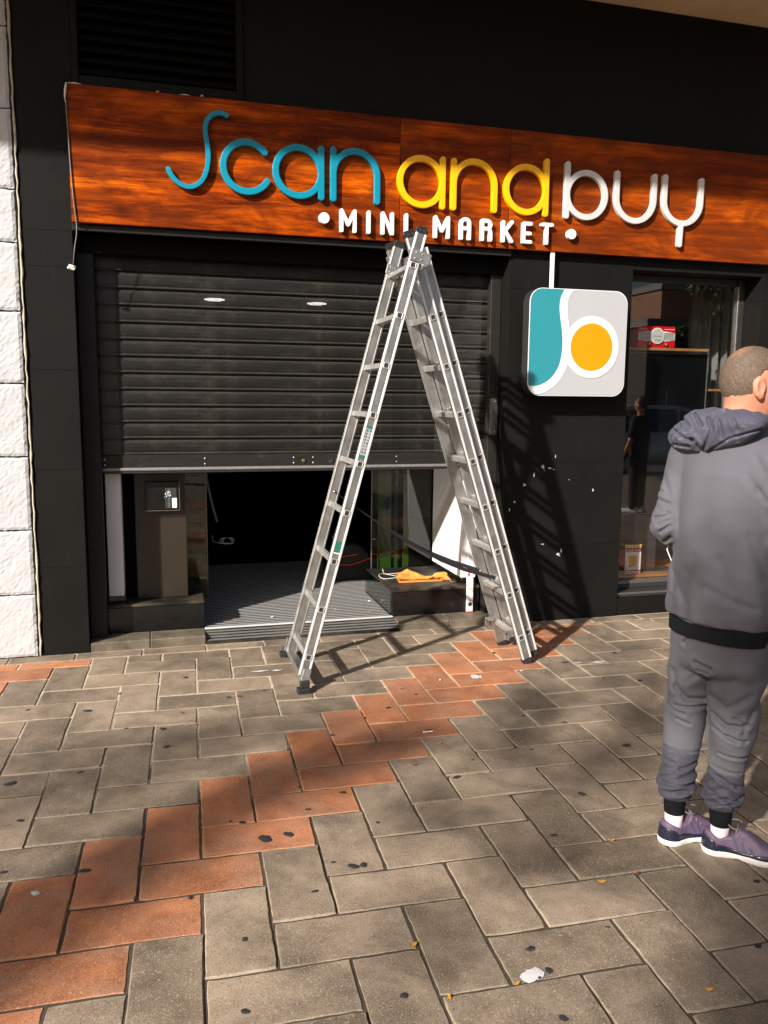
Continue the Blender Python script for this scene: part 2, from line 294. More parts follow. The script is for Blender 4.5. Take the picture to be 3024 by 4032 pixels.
class MB:
    def __init__(s): s.v = []; s.f = []
    def quad(s, *p):
        i = len(s.v); s.v += [tuple(q) for q in p]; s.f.append(tuple(range(i, i+len(p)))); return s
    def box(s, x0, x1, y0, y1, z0, z1):
        i = len(s.v)
        s.v += [(x0, y0, z0), (x1, y0, z0), (x1, y1, z0), (x0, y1, z0), (x0, y0, z1), (x1, y0, z1), (x1, y1, z1), (x0, y1, z1)]
        s.f += [tuple(i+k for k in q) for q in ((0, 3, 2, 1), (4, 5, 6, 7), (0, 1, 5, 4), (1, 2, 6, 5), (2, 3, 7, 6), (3, 0, 4, 7))]; return s
    def obox(s, c, ax, ay, az, hx, hy, hz):          # oriented box
        c = Vector(c); i = len(s.v)
        for sz in (-1, 1):
            for sx, sy in ((-1, -1), (1, -1), (1, 1), (-1, 1)): s.v.append(tuple(c + ax*(hx*sx) + ay*(hy*sy) + az*(hz*sz)))
        s.f += [tuple(i+k for k in q) for q in ((0, 3, 2, 1), (4, 5, 6, 7), (0, 1, 5, 4), (1, 2, 6, 5), (2, 3, 7, 6), (3, 0, 4, 7))]; return s
    def prism(s, poly, axis, a, b):                   # 2-D outline extruded along an axis
        i = len(s.v); n = len(poly)
        def P(p, t): return {'x': (t, p[0], p[1]), 'y': (p[0], t, p[1]), 'z': (p[0], p[1], t)}[axis]
        s.v += [P(p, a) for p in poly] + [P(p, b) for p in poly]
        s.f += [tuple(range(i+n-1, i-1, -1)), tuple(range(i+n, i+2*n))]
        s.f += [(i+k, i+(k+1) % n, i+n+(k+1) % n, i+n+k) for k in range(n)]; return s
    def tube(s, pts, r, n=8, caps=True):
        pts = [Vector(p) for p in pts]; i = len(s.v); m = len(pts); up = None
        for k, p in enumerate(pts):
            t = (pts[min(k+1, m-1)] - pts[max(k-1, 0)]).normalized()
            if up is None: up = Vector((0, 0, 1)) if abs(t.z) < .9 else Vector((1, 0, 0))
            a = t.cross(up).normalized(); b = t.cross(a).normalized(); up = -b if False else a.cross(t)
            rr = r[k] if isinstance(r, (list, tuple)) else r
            s.v += [tuple(p + a*(rr*math.cos(2*math.pi*j/n)) + b*(rr*math.sin(2*math.pi*j/n))) for j in range(n)]
        for k in range(m-1):
            for j in range(n): s.f.append((i+k*n+j, i+k*n+(j+1) % n, i+(k+1)*n+(j+1) % n, i+(k+1)*n+j))
        if caps: s.f += [tuple(i+j for j in range(n-1, -1, -1)), tuple(i+(m-1)*n+j for j in range(n))]
        return s
    def ribbon(s, pts, wdir, w, th):                  # flat strap along a path
        pts = [Vector(p) for p in pts]; i = len(s.v); m = len(pts)
        for k, p in enumerate(pts):
            t = (pts[min(k+1, m-1)] - pts[max(k-1, 0)]).normalized(); wd = Vector(wdir[k] if isinstance(wdir, list) else wdir); wd = (wd - t*wd.dot(t)).normalized(); nn = t.cross(wd)
            s.v += [tuple(p+wd*w/2+nn*th/2), tuple(p-wd*w/2+nn*th/2), tuple(p-wd*w/2-nn*th/2), tuple(p+wd*w/2-nn*th/2)]
        for k in range(m-1):
            for j in range(4): s.f.append((i+k*4+j, i+k*4+(j+1) % 4, i+(k+1)*4+(j+1) % 4, i+(k+1)*4+j))
        s.f += [(i, i+1, i+2, i+3), (i+4*(m-1)+3, i+4*(m-1)+2, i+4*(m-1)+1, i+4*(m-1))]; return s
    def mesh(s, name, bevel=0, seg=1, smooth=False, fix=True):
        me = bpy.data.meshes.new(name); me.from_pydata(s.v, [], s.f)
        if bevel or fix:
            bm = bmesh.new(); bm.from_mesh(me); bmesh.ops.recalc_face_normals(bm, faces=bm.faces)
            if bevel: bmesh.ops.bevel(bm, geom=[e for e in bm.edges if e.calc_face_angle(0) > .5], offset=bevel, segments=seg, profile=.5, affect='EDGES', clamp_overlap=True)
            bm.to_mesh(me); bm.free()
        if smooth: shade(me, True)
        return me
    def build(s, name, mat, parent=None, bevel=0, seg=1, smooth=False):
        return add_obj(name, s.mesh(name, bevel, seg, smooth), mat, parent)
def box(name, mat, parent, x0, x1, y0, y1, z0, z1, bevel=0, seg=1): return MB().box(x0, x1, y0, y1, z0, z1).build(name, mat, parent, bevel, seg)
def disc_pts(cx, cy, r, n=32, ry=None): return [(cx+r*math.cos(2*math.pi*k/n), cy+(ry or r)*math.sin(2*math.pi*k/n)) for k in range(n)]
def rrect(x0, x1, y0, y1, r, n=8):
    P = []
    for cx, cy, a in ((x1-r, y1-r, 0), (x0+r, y1-r, 90), (x0+r, y0+r, 180), (x1-r, y0+r, 270)):
        P += [(cx+r*math.cos(math.radians(a+90*k/n)), cy+r*math.sin(math.radians(a+90*k/n))) for k in range(n+1)]
    return P
# surface extraction from a signed distance field (surface nets)
def snet(f, lo, hi, h):
    n = [int(math.ceil((hi[i]-lo[i])/h))+2 for i in range(3)]
    X, Y, Z = np.meshgrid(*[(lo[i]+h*np.arange(n[i])).astype(np.float32) for i in range(3)], indexing='ij')
    V = f(X, Y, Z).astype(np.float32); del X, Y, Z
    cs = tuple(k-1 for k in n); acc = np.zeros(cs+(3,), np.float32); cnt = np.zeros(cs, np.float32)
    sl_ = lambda o: V[o[0]:o[0]+cs[0], o[1]:o[1]+cs[1], o[2]:o[2]+cs[2]]
    for ax in range(3):
        for p in (0, 1):
            for q in (0, 1):
                o = [0, 0, 0]; o[(ax+1) % 3] = p; o[(ax+2) % 3] = q; a = sl_(o); o2 = list(o); o2[ax] = 1; b = sl_(o2)
                m = (a < 0) != (b < 0); t = a[m]/(a[m]-b[m]); c = np.empty((t.size, 3), np.float32)
                c[:, (ax+1) % 3] = p; c[:, (ax+2) % 3] = q; c[:, ax] = t; acc[m] += c; cnt[m] += 1
    act = cnt > 0; idx = np.full(cs, -1, np.int32); ijk = np.argwhere(act); idx[act] = np.arange(len(ijk))
    verts = np.array(lo) + h*(ijk + acc[act]/cnt[act][:, None])
    F = []; Sg = V < 0
    for ax in range(3):
        b, c = (ax+1) % 3, (ax+2) % 3
        s0 = [slice(1, -1)]*3; s0[ax] = slice(0, -1); s1 = [slice(1, -1)]*3; s1[ax] = slice(1, None)
        a0, a1 = Sg[tuple(s0)], Sg[tuple(s1)]
        e = np.argwhere(a0 != a1)
        if not len(e): continue
        inside = a0[tuple(e.T)]; g = e + 1; g[:, ax] = e[:, ax]
        def cell(db, dc): q = g.copy(); q[:, b] -= db; q[:, c] -= dc; return idx[tuple(q.T)]
        q = np.stack([cell(1, 1), cell(0, 1), cell(0, 0), cell(1, 0)], 1); q[~inside] = q[~inside][:, ::-1]; F.append(q)
    return verts, np.concatenate(F)
def np_mesh(name, v, f, smooth=True):
    me = bpy.data.meshes.new(name); me.vertices.add(len(v)); me.vertices.foreach_set('co', np.asarray(v, np.float32).ravel())
    k = f.shape[1]; me.loops.add(f.size); me.loops.foreach_set('vertex_index', f.ravel().astype(np.int32))
    me.polygons.add(len(f)); me.polygons.foreach_set('loop_start', np.arange(0, f.size, k, dtype=np.int32)); me.polygons.foreach_set('loop_total', np.full(len(f), k, np.int32))
    me.update(calc_edges=True); me.validate(); shade(me, smooth); return me
def seg_d(X, Y, Z, a, b, ra, rb=None):                # round cone
    rb = ra if rb is None else rb; ax, ay, az = a; bx, by, bz = b[0]-ax, b[1]-ay, b[2]-az; L2 = bx*bx+by*by+bz*bz+1e-9
    t = np.clip(((X-ax)*bx+(Y-ay)*by+(Z-az)*bz)/L2, 0, 1)
    return np.sqrt((X-ax-t*bx)**2+(Y-ay-t*by)**2+(Z-az-t*bz)**2) - (ra+(rb-ra)*t)
def ell_d(X, Y, Z, c, r, R=None):
    x, y, z = X-c[0], Y-c[1], Z-c[2]
    if R is not None:
        M_ = np.array(R); x, y, z = M_[0][0]*x+M_[1][0]*y+M_[2][0]*z, M_[0][1]*x+M_[1][1]*y+M_[2][1]*z, M_[0][2]*x+M_[1][2]*y+M_[2][2]*z
    k0 = np.sqrt((x/r[0])**2+(y/r[1])**2+(z/r[2])**2); k1 = np.sqrt((x/r[0]**2)**2+(y/r[1]**2)**2+(z/r[2]**2)**2)+1e-6
    return k0*(k0-1)/k1
def smin(a, b, k): h = np.clip(.5+.5*(b-a)/k, 0, 1); return b*(1-h)+a*h - k*h*(1-h)
def smax(a, b, k): return -smin(-a, -b, k)
# ------------------------------------------------------------------ ground
PV0, PU, PTH = (0.0685, -3.3455), 0.20423, math.radians(-1.931)
def pgrid(i, j):
    return (PV0[0]+PU*(i*math.cos(PTH)-j*math.sin(PTH)), PV0[1]+PU*(i*math.sin(PTH)+j*math.cos(PTH)))
def view_px(p):
    o = S.camera; v = o.matrix_world.inverted() @ Vector(p); 
    if v.z > -.1: return None
    return (1512+FPX*v.x/-v.z, 2016-FPX*v.y/-v.z, -v.z)
bpy.context.view_layer.update()
def clip(poly, yc):
    out = []
    for k in range(len(poly)):
        a, b = poly[k], poly[(k+1) % len(poly)]
        if a[1] <= yc: out.append(a)
        if (a[1] <= yc) != (b[1] <= yc): t = (yc-a[1])/(b[1]-a[1]); out.append((a[0]+t*(b[0]-a[0]), yc))
    return out
def tile_mb(poly, rnd, gap=.0036, th=.03):
    # outline with worn, uneven edges: ring at the arris, ring inset on top
    n = len(poly); cx = sum(p[0] for p in poly)/n; cy = sum(p[1] for p in poly)/n
    pts = []
    for k in range(n):
        a, b = Vector(poly[k]), Vector(poly[(k+1) % n]); L = (b-a).length; t = (b-a)/max(L, 1e-6); nn = Vector((-t.y, t.x))
        if nn.dot(Vector((cx, cy))-a) < 0: nn = -nn
        m = max(3, int(L/.03))
        for q in range(m):
            f = q/m; e = gap+rnd.uniform(-.0012, .0014) if q else gap
            pts.append((a + t*(L*f) + nn*e*(1 if q else 1), nn if q else None))
    # corner points are pushed inwards on both sides
    P = []
    for q, (p, nn) in enumerate(pts):
        if nn is None:
            d = (Vector((cx, cy))-p); ch = rnd.uniform(.003, .007) if rnd.random() < .22 else 0.0; p = p + Vector((math.copysign(gap*.8+ch*rnd.uniform(.4, 1), d.x), math.copysign(gap*.2+ch*rnd.uniform(.4, 1), d.y)))
        P.append(p)
    mb = MB(); N = len(P); c = Vector((cx, cy))
    def ring(ins, z, jit=0):
        for p in P:
            d = (c-p); dd = d.normalized()
            mb.v.append((p.x+dd.x*ins, p.y+dd.y*ins, z+(rnd.uniform(-jit, 0) if jit else 0)))
    ring(.0, -th); ring(.0, -.004, .0015); ring(.0045, 0)
    for r in range(2):
        for k in range(N): mb.f.append((r*N+k, r*N+(k+1) % N, (r+1)*N+(k+1) % N, (r+1)*N+k))
    mb.f.append(tuple(range(2*N, 3*N))); return mb
def pavement():
    g = tag(MB().quad((-250, -250, -.16), (250, -250, -.16), (250, 250, -.16), (-250, 250, -.16)).build('ground', 'asphalt'), kind='structure')
    road = tag(MB().quad((-120, -60, -.135), (120, -60, -.135), (120, -10.35, -.135), (-120, -10.35, -.135)).build('road', 'asphalt'), kind='structure')
    kb = thing('kerb', kind='structure', loc=(0, -10.28, 0))
    for k in range(40):
        x = -20+k*1.0; box('kerb_stone', 'kerb_stone', kb, x+.004, x+.996, -10.35, -10.2, -.15, .0, .012)
    pv = thing('pavement', kind='structure', loc=(0, -1.5, 0))
    MB().box(-30, 30, -10.2, 2.4, -.14, -.0050).build('joint_bed', 'joint_sand', pv)
    rnd = random.Random(3); cand = []
    for i in range(-30, 50):
        for j in range(-33, 18):
            s = (i-j) % 4
            if s == 0: cells = (i, j, i+2, j+1); red = (i-j) in (-4, -20, 12, -36)
            elif s == 2: cells = (i, j-1, i+1, j+1); red = (i-j) in (-6, -22, 10, -38)
            else: continue
            a, b, c_, d = cells; ctr = pgrid((a+c_)/2, (b+d)/2)
            if not (-6 < ctr[0] < 10 and -10 < ctr[1] < .1): continue
            poly = [pgrid(a, b), pgrid(c_, b), pgrid(c_, d), pgrid(a, d)]
            full = all(p[1] <= -.135 for p in poly); pl = poly if full else clip(poly, -.135)
            if len(pl) < 3: continue
            xs = [p[0] for p in pl]; ys = [p[1] for p in pl]
            if max(ys)-min(ys) < .02: continue
            vis = [view_px((p[0], p[1], 0)) for p in poly]
            inside = any(v and -40 < v[0] < 3064 and v[1] < 4072 for v in vis)
            z = min((v[2] for v in vis if v), default=99)
            cand.append((0 if inside else 1, z, ctr, pl, full, s == 0, red))
    cand.sort(key=lambda t: (t[0], t[1]))
    base = [tile_mb([(-PU, -PU/2), (PU, -PU/2), (PU, PU/2), (-PU, PU/2)], rnd).mesh('paver') for _ in range(9)]
    var = {}
    rest = {'paver_grey': MB(), 'paver_red': MB()}
    n = 0
    for ins, z, ctr, pl, full, horiz, red in cand:
        mat = 'paver_red' if red else 'paver_grey'; dz = rnd.uniform(-.0032, .0014)
        if ins == 0 and n < 296:
            n += 1
            if full:
                k = rnd.randrange(9)
                if (k, mat) not in var: me = base[k].copy(); me.materials.append(MATS[mat]); var[(k, mat)] = me
                o = bpy.data.objects.new('paver', var[(k, mat)]); COL.objects.link(o); o.parent = pv
                o.location = Vector((ctr[0], ctr[1], dz))-ORIG[pv.name]
                o.rotation_euler = (rnd.uniform(-.008, .008), rnd.uniform(-.005, .005), PTH+(0 if horiz else math.pi/2)+rnd.choice((0, math.pi))+rnd.uniform(-.006, .006))
            else:
                mb = tile_mb(pl, rnd); o = add_obj('paver', mb.mesh('paver'), mat, pv); o.location.z += dz
        else:
            mb = tile_mb(pl, rnd); r = rest[mat]; k0 = len(r.v); r.v += mb.v; r.f += [tuple(k0+q for q in f) for f in mb.f]
    for mname, r in rest.items():
        if r.v: tag(r.build('paver_field', mname, pv), kind='stuff')
    x = -3.3
    while x < 6:                                            # the cut course along the wall
        L = .392+rnd.uniform(-.03, .03)
        if not (-.46 < x+L/2 < 2.3) or True:
            mb = tile_mb([(x, -.132), (x+L, -.132), (x+L, -.012), (x, -.012)], rnd, gap=.0035); o = add_obj('paver', mb.mesh('paver'), 'paver_grey', pv); o.location.z += .001
        x += L
    # trodden-in chewing gum and stains
    gum = [[.326,-2.458,.026],[.413,-2.45,.019],[-.286,-2.511,.020],[-.169,-2.678,.018],[.257,-2.322,.011],[.213,-2.305,.006],[.513,-2.287,.011],[.512,-2.095,.007],[-.014,-1.558,.016],[-.398,-1.012,.020],[.442,-2.819,.013],[.594,-2.709,.018],[.63,-2.71,.013],[.199,-2.998,.011],[.17,-3.286,.011],[-.102,-3.16,.017],[.532,-2.669,.008],[.999,-3.251,.013],[.97,-3.368,.006],[1.008,-3.347,.012],[1.267,-3.22,.006],[.587,-3.337,.013],[2.048,-2.068,.022],[1.613,-2.439,.015],[1.736,-1.62,.012],[1.355,-2.699,.011],[.964,-3.52,.014],[1.652,-3.411,.013],[1.878,-3.135,.012],[1.172,-2.175,.02],[1.215,-1.676,.014],[.312,-.995,.012],[-.639,-1.769,.022],[-.371,-1.731,.012],[-.692,-.927,.014],[-.03,-1.345,.016],[.508,-.945,.009],[2.613,-1.304,.015],[1.738,-.996,.014],[1.908,-3.135,.006],[.674,-2.186,.012],[.75,-1.62,.014],[.95,-1.45,.01],[2.35,-.9,.018],[1.3,-1.2,.012],[1.25,-1.1,.010],[-.25,-.8,.012],[.1,-.62,.014],[2.0,-.62,.014],[2.75,-.8,.014],[1.6,-2.0,.009],[1.1,-1.35,.014],[-.55,-2.1,.014],[.05,-2.75,.009],[-.55,-2.45,.011],[1.45,-2.3,.010],[.35,-.3,.010],[-.2,-1.3,.012],[1.9,-1.75,.013],[.75,-2.45,.008]]
    def blob(x, y, r, nm, mat, h=.0013):
        k = 14; ph = rnd.uniform(0, 6); el = rnd.uniform(.72, 1); R = [r*(1+.2*math.sin(2*math.pi*q/k*2+ph)+rnd.uniform(-.16, .16)) for q in range(k)]
        mb = MB(); 
        for s_, z in ((1, .0004), (.86, h), (0, h*1.1)):
            if s_ == 0: mb.v.append((x, y, z)); continue
            mb.v += [(x+R[q]*s_*math.cos(2*math.pi*q/k), y+R[q]*s_*el*math.sin(2*math.pi*q/k), z) for q in range(k)]
        for q in range(k): mb.f += [(q, (q+1) % k, k+(q+1) % k, k+q), (k+q, k+(q+1) % k, 2*k)]
        return mb.build(nm, mat, pv, smooth=True)
    for x, y, r in gum: blob(x, y, r, 'gum_spot', 'gum')
    for x, y, r in ((.955, -3.352, .030), (.55, -3.62, .018), (-.43, -2.60, .016), (1.17, -1.05, .012)): blob(x, y, r, 'gum_spot', 'gum_pale', .0012)
    for x, y, w, d in ((.52, -.62, .05, .012), (.62, -.63, .03, .010), (2.55, -.95, .05, .016), (2.42, -.93, .03, .008), (1.72, -1.02, .04, .03)):
        k = 16; mb = MB(); mb.v = [(x+w*(1+rnd.uniform(-.4, .3))*math.cos(2*math.pi*q/k), y+d*(1+rnd.uniform(-.4, .4))*math.sin(2*math.pi*q/k), .0024) for q in range(k)]; mb.f = [tuple(range(k))]; mb.build('paint_splash', 'gum_pale', pv)
    return pv
pavement()
# fallen leaves and scraps
def litter():
    rnd = random.Random(11)
    L = [(1.209,-1.841,0,'curled yellow leaf on the grey paver below the paper strip'),(1.03,-2.027,1,'curled brown leaf on a grey paver right of the red band'),(1.294,-2.042,1,'curled brown leaf beside the yellow one, middle of the grey pavers'),(2.429,-1.214,1,'brown leaf on the pavers left of the man, farthest of its kind there'),(2.192,-1.7,1,'brown leaf on the pavers left of the man, nearer the camera'),(2.582,-1.395,0,'yellow leaf beside a gum spot left of the man'),(.673,-3.154,0,'yellow leaf in a paver joint, foreground left of the pale gum'),(.898,-3.376,0,'yellow leaf in the joint just below the pale gum'),(.702,-3.377,0,'yellow leaf at the bottom edge, left of the pale gum'),(1.393,-3.53,0,'lone yellow leaf in the shaded bottom right corner'),(1.511,-3.002,1,'brown leaf in the middle of a foreground paver below the shoes'),(1.372,-3.01,0,'yellow leaf at a paver corner below the left shoe'),(.365,-1.008,1,'brown leaf on the pavers left of the ladder foot'),(.064,-1.163,1,'brown leaf on the pavers before the left sill'),(1.539,-2.795,0,'yellow leaf in the joint beside the left shoe'),(.83,-.22,0,'yellow leaf before the door threshold'),(1.2,.45,0,'yellow leaf on the ribbed mat, left of its pair'),(1.42,.32,0,'yellow leaf on the ribbed mat beside the right plinth'),(1.0,.6,1,'brown leaf on the ribbed entrance mat')]
    for x, y, k, lab in L:
        r = rnd.uniform(.010, .017); a = rnd.uniform(0, 6.3); z = .003 if y < 0 else .0605; mb = MB()
        prof = [(-1, 0), (-.5, .32), (0, .42), (.5, .28), (1, 0), (.5, -.28), (0, -.42), (-.5, -.32)]; cu = rnd.uniform(.25, .6)*r
        top = [(x+r*(p*math.cos(a)-q*math.sin(a)), y+r*(p*math.sin(a)+q*math.cos(a)), z+cu*(p*p*.9+abs(q)*.6)) for p, q in prof]
        mb.v = top + [(p[0], p[1], p[2]-.0008) for p in top]; mb.f = [tuple(range(8)), tuple(range(15, 7, -1))]+[(i, (i+1) % 8, 8+(i+1) % 8, 8+i) for i in range(8)]
        tag(mb.build('fallen_leaf', 'leaf_brown' if k else 'leaf_yellow'), lab, 'leaf', 'fallen leaves')
    for n_, (x, y, a, l, w, lab) in enumerate(((1.20, -1.70, -.1, .048, .008, 'thin white paper strip lying on red pavers'), (1.50, -1.02, 1.1, .014, .007, 'tiny white scrap in the joint between red pavers'), (2.02, -.99, .3, .016, .007, 'tiny white scrap beside the red pavers near the ladder foot'))):
        ca, sa = math.cos(a), math.sin(a); mb = MB().obox((x, y, .004), Vector((ca, sa, .04)).normalized(), Vector((-sa, ca, 0)), Vector((0, 0, 1)), l/2, w/2, .0012)
        tag(mb.build('paper_scrap', 'paper'), lab, 'paper')
    for x, y, lab in ((.72, .33, 'white crumb at the left on the ribbed mat'), (1.15, .62, 'white crumb in the middle of the ribbed mat'), (1.50, .62, 'white crumb on the mat touching the right plinth')):
        mb = MB().tube([(x-.008, y, .0645), (x+.007, y+.004, .0655)], [.004, .006], 6); tag(mb.build('crumb', 'paper'), lab, 'crumb')
litter()

# ------------------------------------------------------------------ the shop building
SEAMS = [0.0, .553, 1.150, 1.745, 2.340, 2.93, 3.52, 4.22]
def panels(root, x0, x1, y0, y1, z0, z1, nm='cladding_panel'):
    zz = [z0]+[s for s in SEAMS if z0+.03 < s < z1-.03]+[z1]
    for a, b in zip(zz, zz[1:]):
        box(nm, 'black_paint', root, x0, x1, y0, y1, a+(.0006 if a > z0 else 0), b-(.0006 if b < z1 else 0), .0006)
def building():
    B = thing('shop_building', 'black clad ground floor shop front of a building with beige overhang', 'building', (2, 1, 0))
    panels(B, -.735, -.465, 0, .115, 0, 2.545, 'pillar_panel')
    box('pillar_core', 'black_paint', B, -.733, -.466, .116, 1.2, 0, 2.54)
    panels(B, 2.307, 3.250, 0, .2, 0, 2.545, 'pilaster_panel')
    box('pilaster_core', 'black_paint', B, 2.309, 3.248, .201, 1.0, 0, 2.54)
    box('wall_under_window', 'black_paint', B, 3.2525, 4.338, .004, .2, 0, .128, .003)
    box('wall_over_window', 'black_paint', B, 3.2525, 4.338, .004, .2, 2.512, 2.545)
    panels(B, 4.340, 4.516, 0, .25, 0, 2.545, 'pilaster_panel'); panels(B, 4.519, 6.4, 0, .25, 0, 2.545, 'cladding_panel')
    # upper wall with a hole for the vent
    box('upper_wall', 'black_paint', B, .545, 6.4, .002, .25, 2.5465, 4.22); box('upper_wall', 'black_paint', B, -.735, -.432, .002, .25, 2.5465, 4.22)
    box('upper_wall', 'black_paint', B, -.432, .545, .002, .25, 2.5465, 3.345); box('upper_wall', 'interior_black', B, -.432, .545, .12, .25, 3.345, 4.22)
    # overhang
    box('soffit', 'beige_plaster', B, -9, 11, -1.38, .6, 4.222, 4.42); box('upper_facade', 'beige_plaster', B, -9, 11, -1.378, 1.0, 4.421, 6.6)
    # interior
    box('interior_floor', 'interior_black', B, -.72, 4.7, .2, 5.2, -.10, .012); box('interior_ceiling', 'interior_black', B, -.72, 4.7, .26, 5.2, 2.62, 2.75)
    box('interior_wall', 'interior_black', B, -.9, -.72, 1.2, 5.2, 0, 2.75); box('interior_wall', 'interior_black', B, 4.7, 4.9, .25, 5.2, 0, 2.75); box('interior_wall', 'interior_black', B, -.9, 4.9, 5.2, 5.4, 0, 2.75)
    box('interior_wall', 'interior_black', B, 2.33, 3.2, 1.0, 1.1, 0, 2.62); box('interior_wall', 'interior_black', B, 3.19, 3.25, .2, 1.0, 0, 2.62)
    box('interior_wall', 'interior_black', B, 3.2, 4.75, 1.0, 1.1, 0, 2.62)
    # vent grille
    V = thing('vent_grille', 'black louvred vent grille above the left end of the wooden sign', 'vent', (.05, 0, 3.36))
    z0, z1 = 3.352, 4.16
    box('frame', 'black_paint', V, -.430, -.392, -.016, .02, z0, z1, .003); box('frame', 'black_paint', V, .500, .542, -.016, .02, z0, z1, .003)
    box('frame', 'black_paint', V, -.391, .499, -.015, .02, z0, z0+.058, .003); box('frame', 'black_paint', V, -.391, .499, -.015, .02, z1-.05, z1, .003)
    z = z0+.075
    while z < z1-.08:
        MB().prism([(-.010, z), (-.006, z-.006), (.062, z+.050), (.058, z+.056)], 'x', -.391, .499).build('louvre_slat', 'interior_black', V); z += .0605
    # door lintel under the sign
    MB().box(-.463, 2.306, -.026, .10, 2.5465, 2.583).build('lintel_profile', 'shutter_rail', B, .003)
    box('shutter_box', 'interior_black', B, -.463, 2.306, .102, .19, 2.445, 2.5835); box('shutter_box', 'interior_black', B, -.463, 2.306, .21, .6, 2.50, 2.62)
    return B
building()
def stone_wall():
    Wl = thing('stone_wall', 'white rough stone block wall left of the black pillar', 'wall', (-1.5, 0, 0))
    J = [0.0, .391, .787, 1.229, 1.66, 2.075, 2.46, 2.754, 3.187, 3.62, 4.06, 4.221]
    box('mortar_core', 'dark_mortar', Wl, -3.2, -.750, .006, .4, 0, 4.221)
    rnd = np.random.default_rng(5)
    for k, (a, b) in enumerate(zip(J, J[1:])):
        xs = [-3.2, -2.4+.3*(k % 2), -1.62+.3*(k % 2), -.766]
        for x0, x1 in zip(xs, xs[1:]):
            nx, nz = max(4, int((x1-x0)/.016)), max(3, int((b-a)/.016)); g = .006
            U, Vv = np.meshgrid(np.linspace(x0+g, x1-(g if x1 < -1 else 0), nx+1), np.linspace(a+g, b-g*.6, nz+1), indexing='ij')
            ph = rnd.uniform(0, 50); e = np.minimum(np.minimum(U-U.min(), U.max()-U), np.minimum(Vv-Vv.min(), Vv.max()-Vv))
            D = -.012-.006*np.clip(e/.012, 0, 1)**.6 + .0012*np.sin(U*37+ph)*np.sin(Vv*41+ph*1.7)+rnd.normal(0, .0007, U.shape)
            v = np.stack([U+rnd.normal(0, .0012, U.shape), D, Vv+rnd.normal(0, .0012, U.shape)], -1).reshape(-1, 3); I = np.arange(v.shape[0]).reshape(nx+1, nz+1)
            f = [tuple(q) for q in np.stack([I[:-1, :-1], I[1:, :-1], I[1:, 1:], I[:-1, 1:]], -1).reshape(-1, 4).tolist()]
            rim = list(I[:, 0])+list(I[-1, 1:])+list(I[-2::-1, -1])+list(I[0, -2:0:-1]); n0 = len(v); vb = [(v[q][0], .05, v[q][2]) for q in rim]
            vv = [tuple(q) for q in v.tolist()]+vb; m = len(rim)
            f += [(int(rim[q]), n0+q, n0+(q+1) % m, int(rim[(q+1) % m])) for q in range(m)]
            me = bpy.data.meshes.new('stone_block'); me.from_pydata(vv, [], f); bm = bmesh.new(); bm.from_mesh(me); bmesh.ops.recalc_face_normals(bm, faces=bm.faces); bm.to_mesh(me); bm.free(); add_obj('stone_block', me, 'white_stone', Wl)
    # bead of mortar between the stone and the pillar
    r2 = random.Random(4); pts = []; R = []
    z = -.005
    while z < 4.22: pts.append((-.748+r2.uniform(-.003, .003), -.006+r2.uniform(-.004, .004), z)); R.append(.0065+r2.uniform(-.0025, .0025)); z += .05
    MB().tube(pts, R, 7).build('mortar_bead', 'mortar', Wl, smooth=True)
stone_wall()

# ------------------------------------------------------------------ roller shutter
def shutter():
    T = thing('roller_shutter', 'half raised black perforated roller shutter with dusty slats', 'shutter', (.92, .2, 1.1))
    x0, x1 = -.372, 2.238
    def slat(z):
        p = .1035; F = [(.010, 0), (-.004, .002), (-.0075, .006), (-.006, .011), (.0, .016), (-.003, .03), (-.004, .052), (-.003, .075), (.001, .088), (.010, .094), (.012, .1035)]
        fr = [(.19+y, z+q) for y, q in F]; bk = [(y+.0012, q) for y, q in reversed(fr)]
        return MB().prism(fr+bk, 'x', x0, x1)
    first = slat(1.222).mesh('slat', fix=True); first.materials.append(M['shutter_metal'])
    for k in range(13):
        o = bpy.data.objects.new('slat', first); COL.objects.link(o); o.parent = T; o.location = Vector((0, random.uniform(-.001, .001), k*.1035))-ORIG[T.name]
    MB().prism([(.178, 1.142), (.178, 1.2215), (.196, 1.2235), (.20, 1.2235), (.20, 1.142)], 'x', x0, x1).build('bottom_rail', 'shutter_rail', T, .002)
    MB().prism([(.166, 1.122), (.164, 1.128), (.168, 1.140), (.180, 1.1415), (.21, 1.1415), (.21, 1.122)], 'x', x0+.012, x1).build('edge_strip', 'aluminium_dull', T)
    box('rubber_seal', 'black_rubber', T, x0, x1, .172, .208, 1.104, 1.1215, .003)
    for x in (-.345, .276, .859, .991, 1.578, 2.15):
        for z in (1.196, 1.160): MB().tube([(x, .179, z), (x, .1755, z), (x, .1735, z)], [.0075, .0072, .004], 10).build('rivet', 'steel', T, smooth=True)
    MB().tube([(.925, .179, 1.174), (.925, .172, 1.174), (.925, .169, 1.174)], [.012, .012, .009], 14).build('lock_cylinder', 'brass', T)
    for sgn, a, b in ((-1, -.463, -.362), (1, 2.228, 2.3055)):
        mb = MB().box(a, b, .120, .186, .055, 2.545); o = mb.build('guide_rail', 'shutter_rail', T, .004)
        MB().box(a if sgn < 0 else a+.03, b-.03 if sgn < 0 else b, .204, .24, .055, 2.5).build('guide_rail', 'shutter_rail', T, .003)
    p = MB().prism(rrect(2.238, 2.296, 1.345, 1.600, .008, 4), 'y', .112, .119).build('lock_plate', 'frame_metal', T, .001)
    for z in (1.58, 1.37): MB().tube([(2.278, .112, z), (2.278, .107, z)], [.008, .005], 10).build('screw', 'steel', p, smooth=True)
shutter()

